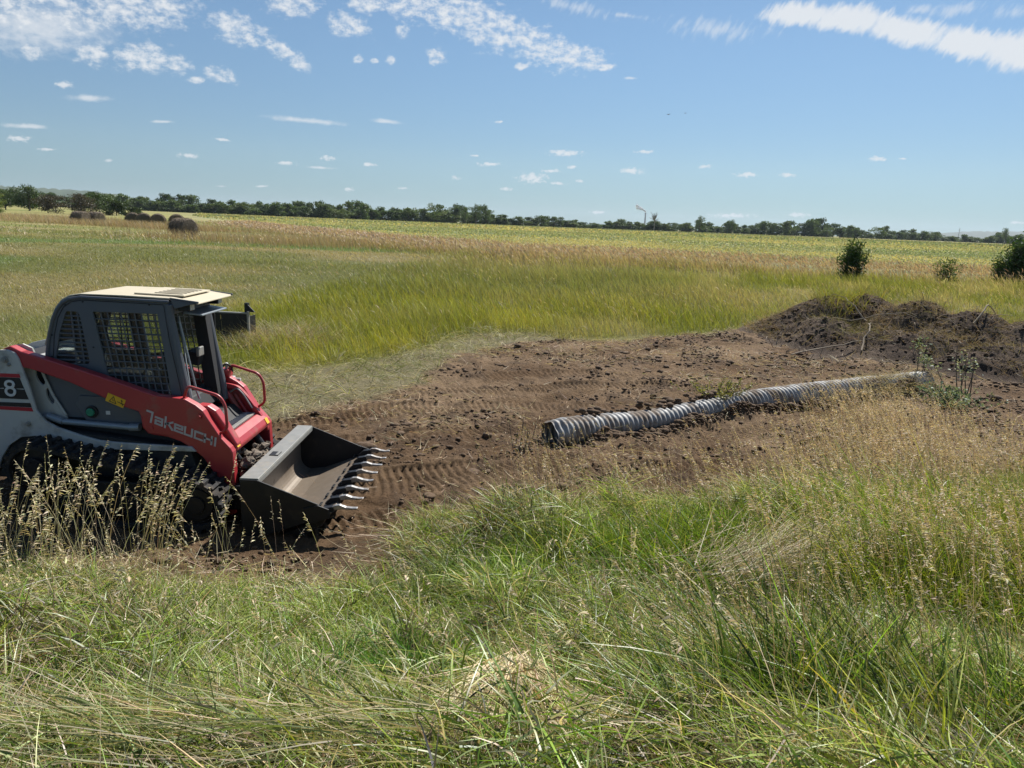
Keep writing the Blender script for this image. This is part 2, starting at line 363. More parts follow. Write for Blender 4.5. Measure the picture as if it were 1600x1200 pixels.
PATHS = [[(-3.2, 8.35), (-.5, 9.3), (2.2, 11.2), (4.6, 14.5), (5.6, 18)], [(-3.4, 9.5), (-1.0, 10.5), (1.2, 12.1), (3.4, 15.2), (4.2, 18)],
         [(-2.6, 10.4), (-.4, 10.9), (2.2, 11.2), (5.0, 12.9), (8, 15)], [(-2.0, 6.1), (1.5, 7.6), (4.2, 9.3), (7.4, 11.6)], [(-2.0, 7.35), (.8, 8.35), (3.4, 9.9), (6.6, 12.2)],
         [(-2.4, 7.0), (-1, 7.3), (.4, 8.2), (1, 9)], [(-1.6, 12.6), (.6, 13.6), (3, 14), (6, 16)], [(0, 16.6), (2.2, 17.8), (5, 19.4), (7, 22)], [(1.0, 16), (3.2, 16.8), (6, 18.2)],
         [(2.8, 7.9), (5.4, 9.6), (8.4, 11.4)], [(-.6, 6.9), (.2, 7.7), (2.6, 8.4)], [(-1.7, 11.6), (1, 12.6), (4, 13.2), (7, 14.2)]]
def dirt_w(x, y):
    d = sdist(DIRT, x, y) + 1.3*fbm(x, y, .9, 5, 41, .6)
    return 1-ss(-.22, .22, d)
def dirt_relief(x, y, w):
    h = .17*fbm(x, y, .7, 5, 51, .55) + .13*fbm(x, y, 3.6, 6, 61, .70)
    r = np.abs(fbm(x, y, 2.3, 3, 71)); h += .035*(.25-r)*ss(.1, .35, fbm(x, y, .5, 2, 77)+.3)
    h = h + .05*np.clip(fbm(x, y, 9, 3, 81)-.12, 0, 1)*ss(-.05, .2, fbm(x, y, .8, 2, 88))*3.0
    k = np.zeros(x.shape)
    for i, p in enumerate(PATHS):
        d, s_, u = polydist(p, x, y, False)
        band = 1-ss(.19, .23, d)
        fade = band*np.clip(.72+1.7*fbm(x, y, 1.1, 3, 91+i), 0, 1)
        cle = .5+.5*np.sin(2*np.pi*(s_+.10*np.abs(u)*(1 if i % 2 else -1))/.098)
        cle = ss(.25, .75, cle)
        pat = -.035 + .045*cle
        h = h*(1-.93*fade) + pat*fade
        h = h + .022*np.exp(-((d-.25)/.05)**2)*np.clip(.5+fbm(x, y, 2, 2, 97), 0, 1)
    dx, dy = PIPE_B.x-PIPE_A.x, PIPE_B.y-PIPE_A.y; L = math.hypot(dx, dy); t = ((x-PIPE_A.x)*dx+(y-PIPE_A.y)*dy)/L**2; u = ((x-PIPE_A.x)*dy-(y-PIPE_A.y)*dx)/L
    g = lambda c, s_: np.exp(-((t-c)/s_)**2)
    bank = .03+.12*g(.09, .02)+.09*g(.27, .06)+.14*g(.385, .035)+.04*g(.6, .05)+.12*g(.86, .09)-.10*g(.0, .05)
    on = ss(-.05, .03, t)*(1-ss(.98, 1.04, t))
    h = h + on*bank*np.exp(-((np.abs(u)-.22)/.15)**2)*(1+1.2*fbm(x, y, 3, 3, 99))*np.where(u > 0, 1, .7)
    return h*w
def height(x, y):
    w = dirt_w(x, y); return macro(x, y) + np.where(w > .001, dirt_relief(x, y, w), 0)
def hz(x, y): return float(height(np.array([float(x)]), np.array([float(y)]))[0])

def patch(x, y, s, sx=1, sy=1): return fbm(x*sx, y*sy, .25, 4, s)
def crop_col(x, y):
    d = np.hypot(x, y)
    n = fbm(x, y*2.6+.12*x, .022, 4, 5)*1.5 + fbm(x, y*5, .11, 3, 6)*.9 + .10*np.sin((y-crop_y(x))*.23+2*fbm(x, y, .01, 2, 8))
    k = ss(-.12, .42, n+.05)[:, None]
    c = np.array([.25, .28, .14])*(1-k) + np.array([.50, .44, .20])*k
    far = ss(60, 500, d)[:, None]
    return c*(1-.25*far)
def zone_col(x, y):
    """albedo of the plant cover at x, y"""
    yc = crop_y(x)
    base = np.array([.16, .165, .04]); n = x.size
    c = np.repeat(base[None], n, 0)
    # meadow on the left: olive, brown-green streaks
    k = ss(-.15, .3, fbm(x+.2*y, y*2.0, .12, 4, 31))[:, None]
    mead = np.array([.215, .225, .07])*(1-k) + np.array([.35, .295, .13])*k
    k2 = ss(.08, .3, fbm(x, y*1.5, .09, 3, 35))[:, None]; mead = mead*(1-k2) + np.array([.17, .235, .065])*k2
    # lime zone
    k = ss(-.25, .3, fbm(x, y, .5, 4, 32))[:, None]
    lime = np.array([.205, .225, .026])*(1-k) + np.array([.34, .32, .05])*k
    k = ss(.0, .3, fbm(x, y, .35, 4, 39))[:, None]; lime = lime*(1-.75*k)+np.array([.34, .30, .13])*.75*k
    # right side beyond the mound: green mixed with straw
    k = ss(-.1, .25, fbm(x, y, .6, 4, 33))[:, None]
    rig = np.array([.22, .235, .045])*(1-k) + np.array([.40, .345, .17])*k
    wl = (ss(-8.5, -5.5, x+.25*(24-y))*(1-ss(19, 30, y+.3*x+3*fbm(x, y, .3, 3, 160))))[:, None]
    wr = ss(5, 14, x+.5*(y-28))[:, None]
    c = mead*(1-wl)+lime*wl
    c = c*(1-wr)+rig*wr
    # pinkish tan seed-head strip along the crop
    dc = yc-y
    wid = np.interp(x, [-60, -20, 0, 8, 14, 30], [4, 7, 9.5, 8, 3.5, 3])
    ks = (1-ss(wid*.45, wid*1.15, dc+4*fbm(x, y, .3, 3, 36)))[:, None]
    ks = np.clip(ks, 0, 1)*np.where(dc > 0, 1, 0)[:, None]
    tan = np.array([.38, .285, .18])
    c = c*(1-.85*ks) + tan*.85*ks
    kb = (ss(.05, .25, fbm(x, y, .12, 3, 38))*ss(50, 75, y)*(x < -15))[:, None]; c = c*(1-kb)+np.array([.30, .24, .13])*kb
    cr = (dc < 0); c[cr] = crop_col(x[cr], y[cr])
    return c

def build_ground():
    def grow(a, st, g, end):
        o = [a]; 
        while abs(o[-1]) < end: o.append(o[-1]+st); st *= g
        return np.array(o)
    xf = np.arange(-6, 12, .022)
    xs = np.concatenate([-grow(6, .03, 1.09, 7600)[1:][::-1], xf, grow(xf[-1], .03, 1.07, 7600)[1:]])
    yf = [4.4]
    while yf[-1] < 22: yf.append(yf[-1]*1.0029)
    ys = np.concatenate([-grow(-4.4, .06, 1.12, 60)[1:][::-1] if 0 else np.sort(4.4-np.cumsum(.05*1.07**np.arange(60)))[::1], np.array(yf), grow(yf[-1], .08, 1.035, 7900)[1:]])
    X, Y = np.meshgrid(xs, ys); x, y = X.ravel(), Y.ravel()
    w = dirt_w(x, y); z = macro(x, y); k = w > .001
    z[k] += dirt_relief(x[k], y[k], w[k])
    nx, ny = len(xs), len(ys)
    i = (np.arange(ny-1)[:, None]*nx + np.arange(nx-1)[None]).ravel()
    F = np.stack([i, i+1, i+1+nx, i+nx], 1)
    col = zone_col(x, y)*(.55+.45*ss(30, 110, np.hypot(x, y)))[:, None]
    far = y < 60
    tw = (1-ss(-.3, .4, sdist(TRAMP, x, y)))[:, None]*1.0
    col = col*(1-tw)+np.array([.20, .175, .10])*tw
    fg = (1-ss(5.5, 7.5, y))[:, None]; col = col*(1-fg)+np.array([.045, .036, .022])*fg  # bank ground coloured darker, so gaps between the blades read as deep shade
    n = ss(-.3, .35, fbm(x, y, .8, 5, 44))[:, None]; n2 = ss(.0, .3, fbm(x, y, 3.5, 4, 46))[:, None]
    soil = np.array(SOIL)*(1-n)+np.array([.215, .148, .090])*n
    soil = soil*(1-.55*n2)+np.array([.055, .037, .026])*.55*n2
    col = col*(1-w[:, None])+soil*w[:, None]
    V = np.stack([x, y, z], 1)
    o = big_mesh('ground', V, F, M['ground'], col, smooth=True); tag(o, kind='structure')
build_ground()

# ------------------------------------------------------------------ grass machinery
def unit(v): return v/np.maximum(np.linalg.norm(v, axis=1, keepdims=True), 1e-9)
class Blades:
    def __init__(s): s.V = []; s.F = []; s.C = []; s.n = 0
    def add(s, P, D, B, L, W, c0, c1, seg=4, tip=.12, belly=0.0, flat=None):
        """P base, D start direction, B bend vector (per unit length), L length, W width, c0 base colour, c1 tip colour"""
        n = len(P)
        if n == 0: return
        L = np.broadcast_to(np.asarray(L, float), (n,)); W = np.broadcast_to(np.asarray(W, float), (n,))
        t = np.linspace(0, 1, seg+1)
        C = P[:, None] + L[:, None, None]*(D[:, None]*t[None, :, None] + B[:, None]*(t**2)[None, :, None])
        r = RNG.normal(size=(n, 3)); 
        if flat is not None: r = r*(1-flat) + np.array([0, 0, 1.0])*flat
        side = unit(np.cross(D, unit(r)))
        wt = (1-t)**.7*(1-tip)+tip if belly == 0 else np.maximum(np.sin(np.pi*(t*.9+.08))**.8, .08)
        o = side[:, None]*(W[:, None]*wt[None]*.5)[..., None]
        V = np.stack([C-o, C+o], 2).reshape(-1, 3)
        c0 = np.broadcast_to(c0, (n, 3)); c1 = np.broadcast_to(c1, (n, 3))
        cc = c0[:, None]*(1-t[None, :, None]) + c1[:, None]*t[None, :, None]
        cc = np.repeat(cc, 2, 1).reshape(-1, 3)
        b = (np.arange(n)*(seg+1)*2)[:, None] + (np.arange(seg)*2)[None]
        b = b.ravel()+s.n
        s.F.append(np.stack([b, b+1, b+3, b+2], 1)); s.V.append(V.astype(np.float32)); s.C.append(cc.astype(np.float32)); s.n += len(V)
    def build(s, name, m, label=None, parent=None, kind='stuff', cat=None):
        o = big_mesh(name, np.concatenate(s.V), np.concatenate(s.F), m, np.concatenate(s.C), parent=parent)
        if not parent: tag(o, label, cat, kind=kind)
        return o
def dirs(n, lean, az=None, spread=math.pi):
    """directions tilted by lean (radians, array) towards azimuth az +- spread"""
    a = RNG.uniform(0, 2*np.pi, n) if az is None else az + RNG.normal(0, spread, n)
    return np.stack([np.sin(lean)*np.cos(a), np.sin(lean)*np.sin(a), np.cos(lean)], 1), a
def vary(c, n, amt=.18, hue=.08):
    c = np.broadcast_to(np.asarray(c, float), (n, 3))
    return np.clip(c*(1+RNG.normal(0, amt, (n, 1)))*(1+RNG.normal(0, hue, (n, 3))), .004, .9)
def gz(x, y): return macro(x, y) + 0
def fade_cols(c): return c
def put(bl, x, y, L, W, c, lean=.25, leansd=.2, az=None, spread=.8, bend=.35, seg=4, camt=.18, tipc=None, z=None, **kw):
    n = len(x); 
    if n == 0: return
    ln = np.abs(RNG.normal(lean, leansd, n)); D, a = dirs(n, ln, az, spread)
    b = RNG.uniform(.3, 1, n)*bend
    B = np.stack([np.cos(a)*b, np.sin(a)*b, -b*.55], 1)
    P = np.stack([x, y, (height(x, y) if z is None else z)-.01], 1)
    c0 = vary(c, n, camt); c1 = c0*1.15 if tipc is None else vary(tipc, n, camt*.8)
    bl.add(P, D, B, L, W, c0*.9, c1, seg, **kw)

GREEN = np.array([.13, .19, .035]); DGREEN = np.array([.065, .115, .022]); LGREEN = np.array([.25, .30, .12]); STRAW = np.array([.55, .47, .30]); TAN = np.array([.46, .36, .235])
YGREEN = np.array([.21, .235, .045]); BLUEG = np.array([.22, .27, .15])

def field_xy(n, y0, y1, wid=.80, pad=1.3):
    """points filling the view's wedge between y0 and y1"""
    t = RNG.random(n); y = np.sqrt(y0**2+(y1**2-y0**2)*t); x = RNG.uniform(-1, 1, n)*(y*wid+pad); return x, y

# foreground grass on the bank
def foreground():
    bl = Blades(); dry = Blades()
    def hmap(x, y):
        g = lambda cx, cy, sx, sy: np.exp(-(((x-cx)/sx)**2+((y-cy)/sy)**2))
        h = .24 + .20*ss(-.1, .25, fbm(x, y, .8, 3, 102)) + .34*g(.5, 5.35, 1.4, .5) + .30*g(2.1, 5.6, 1.0, .6) + .55*ss(2.2, 3.2, x)*ss(3.6, 4.8, y) + .40*g(1.35, 2.75, .65, .45) + .12*g(-.6, 3.3, .4, .5)
        return np.clip(h - .16*g(.95, 3.75, .85, .55) - .12*(1-ss(2.2, 3.0, y))*(x < .7) - .10*g(-2.8, 4.8, .8, .5), .12, 1.1)
    fan = lambda x, y: (((x-.08)/.40)**2+((y-2.45)/.50)**2) < 1
    nc = 3000; cx, cy = field_xy(nc, 1.5, 6.9); kf = ~fan(cx, cy); cx, cy = cx[kf], cy[kf]; nc = len(cx); dw = sdist(DIRT, cx, cy)+.5*fbm(cx, cy, 1.2, 3, 101)-.25*np.exp(-((cx-.4)/1.6)**2)
    k = (dw > .08) & (RNG.random(nc) < np.clip(.62+1.6*fbm(cx, cy, 1.1, 3, 109), .12, 1)); cx, cy, dw = cx[k], cy[k], dw[k]; nc = len(cx)
    per = 40; hh = hmap(cx, cy)*RNG.uniform(.6, 1.2, nc)*(1-.4*(1-ss(0, .5, dw)))
    u = RNG.random(nc); big = fbm(cx, cy, .55, 3, 103); pal = np.array([[.15, .26, .025], [.25, .28, .035], [.19, .22, .035], [.33, .38, .17], [.50, .43, .26], [.07, .12, .02]])
    pick = np.where(u < .24+.8*big, 0, np.where(u < .52, 1, np.where(u < .70, 2, np.where(u < .82, 3, np.where(u < .92, 4, 5)))))
    pale = np.exp(-(((cx-1.0)/1.0)**2+((cy-3.7)/.6)**2)); pick = np.where(RNG.random(nc) < pale*.75, 3, pick); dk = np.exp(-(((cx-1.4)/.75)**2+((cy-2.75)/.5)**2)); pick = np.where(RNG.random(nc) < dk*.7, 5, pick); dk = np.exp(-(((cx-.9)/1.5)**2+((cy-5.4)/.5)**2))+ss(2.3, 3, cx)*ss(3.8, 4.6, cy); pick = np.where(RNG.random(nc) < dk*.75, np.where(RNG.random(nc) < .5, 0, 1), pick); dk = np.exp(-(((cx+.6)/.45)**2+((cy-3.4)/.5)**2)); pick = np.where(RNG.random(nc) < dk*.8, 0, pick)
    flowaz = 2.9+3.0*fbm(cx, cy, .5, 2, 107); lean0 = np.abs(RNG.normal(.25, .25, nc))+.5*pale
    rep_ = lambda a: np.repeat(a, per, 0); N = nc*per; r = np.abs(RNG.normal(0, .055, N)); a = RNG.uniform(0, 6.283, N); x = rep_(cx)+r*np.cos(a); y = rep_(cy)+r*np.sin(a)
    ln = .12+r*4.5+np.abs(RNG.normal(0, .18, N)); v = np.stack([np.sin(ln)*np.cos(a), np.sin(ln)*np.sin(a), np.cos(ln)], 1)
    f_ = rep_(np.stack([np.cos(flowaz)*np.sin(lean0), np.sin(flowaz)*np.sin(lean0), np.zeros(nc)], 1)); D = unit(v+f_)
    b = RNG.uniform(.2, 1.1, N)*.6; B = np.stack([D[:, 0]*b*1.4, D[:, 1]*b*1.4, -b*.62], 1); L = rep_(hh)*RNG.uniform(.45, 1.25, N); W = RNG.uniform(.004, .0135, N)*(.7+.6*rep_(RNG.random(nc)))
    c = pal[rep_(pick)]*rep_(RNG.uniform(.75, 1.35, (nc, 1))); kd = RNG.random((N, 1)); c = np.where(kd < .05, STRAW*.8, c); c0 = vary(c, N, .3)*.88
    bl.add(np.stack([x, y, height(x, y)-.01], 1), D, B, L, W, c0*.5, c0*1.45, 6)  # roots coloured darker than tips, painting in shade low in the tufts
    # broken, criss-crossing leaves and thatch between the tufts
    n = 270000; x, y = field_xy(n, 1.5, 6.9); kf = ~fan(x, y) | (RNG.random(n) < .3); x, y = x[kf], y[kf]; n = len(x); dw = sdist(DIRT, x, y)+.5*fbm(x, y, 1.2, 3, 101); k = (dw > -.05) & (RNG.random(n) < np.clip(.12+2.6*(fbm(x, y, 1.5, 4, 155)+.28), .05, 1)) & (RNG.random(n) < (1.0-.35*ss(3.5, 6, y))*(1-.55*np.exp(-(((x-.9)/1.5)**2+((y-5.4)/.5)**2)))*(1-.5*ss(2.3, 3, x)*ss(3.8, 4.6, y))); x, y, dw = x[k], y[k], dw[k]; n = len(x)
    th = (.05+.46*np.clip(.5+2.1*fbm(x, y, 1.7, 4, 151), 0, 1)**2*ss(-.05, .5, dw)*(.55+.9*hmap(x, y))); up = RNG.random(n)**.7*th
    D, a = dirs(n, np.clip(RNG.normal(.95, .42, n), 0, 1.75), 2.9+4*fbm(x, y, .9, 3, 152), 1.5); b = RNG.uniform(.1, 1, n)*.7; B = np.stack([np.cos(a)*b*.5+RNG.normal(0, .15, n), np.sin(a)*b*.5+RNG.normal(0, .15, n), -b*.7], 1)
    pale = np.exp(-(((x-1.0)/1.1)**2+((y-3.7)/.65)**2)); g = fbm(x, y, .8, 4, 153)+.12*pale; u = RNG.random(n)-1.3*g-.06
    c = np.where((u < .24)[:, None], [.38, .46, .15], np.where((u < .54)[:, None], [.21, .32, .035], np.where((u < .74)[:, None], [.56, .48, .31], np.where((u < .90)[:, None], [.07, .11, .015], [.20, .15, .09]))))
    L = RNG.uniform(.05, .22, n)*(1+.12*y); c0 = vary(c, n, .38)*.9
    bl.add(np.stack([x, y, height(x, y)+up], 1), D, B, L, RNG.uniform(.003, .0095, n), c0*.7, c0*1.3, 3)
    # matted dead layer close to the soil
    n = 30000; x, y = field_xy(n, 1.5, 6.6); k = sdist(DIRT, x, y) > -.25; x, y = x[k], y[k]; n = len(x)
    az = 3.3+3*fbm(x, y, .6, 2, 108)
    D, a = dirs(n, np.abs(RNG.normal(1.38, .2, n)), az, .7)
    P = np.stack([x, y, height(x, y)+RNG.uniform(.0, .13, n)], 1); B = np.stack([0*x, 0*x, -.12+0*x], 1)
    dry.add(P, D, B, RNG.uniform(.12, .5, n), RNG.uniform(.002, .0055, n), vary(TAN*.75, n, .3), vary(STRAW*.9, n, .25), 3)
    # swathes of straw lying across the bottom of the picture, the fanned bundle in the middle and the laid bundle at the right
    def swathe(x0, y0, x1, y1, wd, n, L, az, sp, zr=(.04, .16), c=STRAW, W=(.002, .0048), lean=1.45):
        t = RNG.random(n); x = x0+(x1-x0)*t+RNG.normal(0, wd, n); y = y0+(y1-y0)*t+RNG.normal(0, wd, n)
        D, a = dirs(n, np.abs(RNG.normal(lean, .09, n)), az, sp)
        P = np.stack([x, y, height(x, y)+RNG.uniform(*zr, n)], 1); B = np.stack([RNG.normal(0, .08, n), RNG.normal(0, .08, n), -.10+RNG.normal(0, .06, n)], 1)
        dry.add(P, D, B, RNG.uniform(.6, 1.2, n)*L, RNG.uniform(*W, n), vary(c*.85, n, .25), vary(c, n, .25), 4)
    swathe(-1.9, 1.95, .9, 2.1, .13, 420, .55, 3.05, .3, (.10, .26)); swathe(-1.9, 2.0, .2, 2.1, .12, 600, .30, 3.0, .35, (.06, .24), LGREEN*.9, (.004, .009)); swathe(.9, 2.0, 2.3, 2.2, .13, 500, .5, 3.2, .4, (.03, .12), STRAW*.8)
    swathe(-1.7, 2.35, .0, 2.5, .16, 150, .3, 2.7, .5, (.1, .26), LGREEN, (.004, .010))
    swathe(1.0, 2.4, 2.4, 2.7, .16, 500, .5, 3.3, .4, (.02, .1), STRAW*.8)
    for ang in np.linspace(-1.95, -1.2, 44):
        swathe(.08, 2.92, .04+.25*(ang+1.57), 2.55, .045, 20, .72, ang, .10, (.22, .38), STRAW*1.15, (.003, .0062), lean=1.24)
    swathe(1.5, 4.85, 2.65, 5.5, .14, 700, .7, .55, .30, (.26, .44), STRAW*.9, (.003, .006), lean=1.32)
    swathe(-1.4, 3.9, 1.0, 4.4, .35, 300, .4, .5, .5, (.1, .3), LGREEN*.9, lean=1.2)
    swathe(1.5, 3.8, 3.2, 4.2, .3, 500, .4, 2.2, .6, (.03, .15), STRAW*.75+.03, lean=1.3)
    # broad-leaved bright tufts
    for (cx, cy, r, k, h, c) in [(-.62, 3.25, .32, 900, .42, (.09, .22, .03)), (.15, 5.2, .5, 900, .45, (.11, .20, .025)), (-.9, 4.5, .5, 800, .4, (.15, .20, .02)), (1.2, 2.8, .42, 420, .66, (.09, .13, .022)), (1.65, 2.65, .35, 380, .66, (.07, .11, .022)), (2.05, 2.5, .3, 260, .5, (.10, .19, .02)),
                                 (3.1, 4.9, .6, 1700, .95, (.16, .20, .02)), (4.3, 5.6, .8, 1800, 1.0, (.16, .19, .02)), (.9, 5.75, .45, 1500, .50, (.12, .19, .018)), (1.9, 5.9, .5, 1200, .55, (.13, .19, .02)), (0.0, 5.4, .35, 800, .42, (.12, .19, .018)), (-.35, 5.1, .3, 700, .45, (.09, .15, .02)), (-.35, 4.9, .3, 500, .45, (.14, .20, .08))]:
        m_ = max(3, k//45); ax = RNG.normal(cx, r*.6, m_); ay = RNG.normal(cy, r*.42, m_); q = RNG.integers(0, m_, k); x = ax[q]+RNG.normal(0, .05, k); y = ay[q]+RNG.normal(0, .05, k); hs = RNG.uniform(.65, 1.15, m_)[q]
        put(bl, x, y, h*hs*RNG.uniform(.45, 1.1, k), RNG.uniform(.004, .011, k), np.array(c)*RNG.uniform(.7, 1.4, (m_, 1))[q], .24, .18, None, 1, .5, 6, .25)
    bl.build('green_grass', M['lush']); dry.build('straw_litter', M['dry'])
foreground()

# tall dry stalks with seed heads
def stalks(bl, x, y, h, head=.16, c=STRAW, az=2.9, lean=.12, nsp=16, spl=.022, W=.0022, droop=.5, z=None):
    n = len(x); D, a = dirs(n, np.abs(RNG.normal(lean, .1, n)), az, .9)
    b = RNG.uniform(.05, .3, n); B = np.stack([np.cos(a)*b, np.sin(a)*b, -b*.3], 1)
    P = np.stack([x, y, (height(x, y) if z is None else z)-.02], 1); c0 = vary(c, n, .2)
    bl.add(P, D, B, h, W*RNG.uniform(.8, 1.4, n), c0*.8, c0, 5, tip=.5)
    hl = head*RNG.uniform(.6, 1.4, n)
    for k in range(nsp):
        t = 1-(hl/h)*(1-k/nsp)*1.0
        Q = P + h[:, None]*(D*t[:, None]+B*(t**2)[:, None])
        T_ = unit(D+2*B*t[:, None]); s = unit(RNG.normal(size=(n, 3)))
        spd = unit(T_*.7 + s*.55 + np.stack([np.cos(a), np.sin(a), -.2+0*a], 1)*.35)
        l = spl*RNG.uniform(.6, 1.5, n)*(1.3-.6*k/nsp)
        Bq = np.stack([np.cos(a)*.2, np.sin(a)*.2, -droop*np.ones(n)], 1)
        bl.add(Q, spd, Bq, l, l*.28, vary(c*1.0, n, .25), vary(c*1.15, n, .25), 2, belly=1)
def stalk_fields():
    bl = Blades()
    def blob(cx, cy, sx, sy, n, h0, h1, **kw):
        x = RNG.normal(cx, sx, n); y = RNG.normal(cy, sy, n); stalks(bl, x, y, RNG.uniform(h0, h1, n), **kw)
    # before the loader, left
    blob(-3.05, 4.75, .33, .22, 60, .75, 1.2, head=.22, spl=.026, W=.003, az=1.6, lean=.05); blob(-2.62, 4.75, .10, .12, 34, .8, 1.25, head=.22, spl=.026, W=.003, az=1.4, lean=.04)
    blob(-3.6, 4.7, .3, .25, 40, .6, 1.05, head=.2, spl=.026, W=.003, az=.8, lean=.08); blob(-2.1, 4.85, .18, .15, 12, .6, 1.05, head=.18, spl=.026)
    blob(-1.75, 5.0, .12, .15, 4, .5, .8); blob(-1.35, 5.0, .2, .2, 6, .3, .6); blob(-2.9, 4.2, .6, .4, 130, .3, .7, lean=.45)
    # middle and right bank
    n = 800; x, y = field_xy(n, 2.2, 6.4); k = (sdist(DIRT, x, y) > .05) & (fbm(x, y, .8, 3, 120) > -.02); x, y = x[k], y[k]
    stalks(bl, x, y, RNG.uniform(.45, .9, len(x)), lean=.3, c=STRAW*.9, W=.0018)
    n = 1050; x = .2+6.3*RNG.random(n)**.7; y = np.interp(x, [0, 1, 2.5, 4.2, 6.9], [6.7, 6.9, 7.1, 7.6, 8.6])+RNG.normal(-.35, .38, n)
    stalks(bl, x, y, RNG.uniform(.45, .95, n), c=TAN*1.05, lean=.22, nsp=12)
    n = 800; x = RNG.normal(4.8, .8, n); y = 8.0+.25*(x-3)+RNG.normal(0, .55, n)
    stalks(bl, x, y, RNG.uniform(.45, .9, n), c=TAN*1.1, nsp=12, lean=.3)
    n = 600; x = RNG.normal(5.6, .6, n); y = RNG.normal(10.4, .6, n); stalks(bl, x, y, RNG.uniform(.35, .75, n), c=TAN*1.15, nsp=10, lean=.35)
    n = 850; x = RNG.normal(3.5, .7, n); y = RNG.normal(5.2, .45, n); stalks(bl, x, y, RNG.uniform(.7, 1.2, n), c=TAN, nsp=14)
    n = 420; x = RNG.normal(1.35, .5, n); y = RNG.normal(2.9, .35, n); stalks(bl, x, y, RNG.uniform(.5, .9, n), c=TAN*.8, nsp=10, spl=.014, W=.0018)
    n = 120; x = RNG.normal(.45, .35, n); y = RNG.normal(7.3, .35, n); stalks(bl, x, y, RNG.uniform(.3, .75, n), c=TAN, nsp=10)
    bl.build('seed_head_stalks', M['dry'])
stalk_fields()

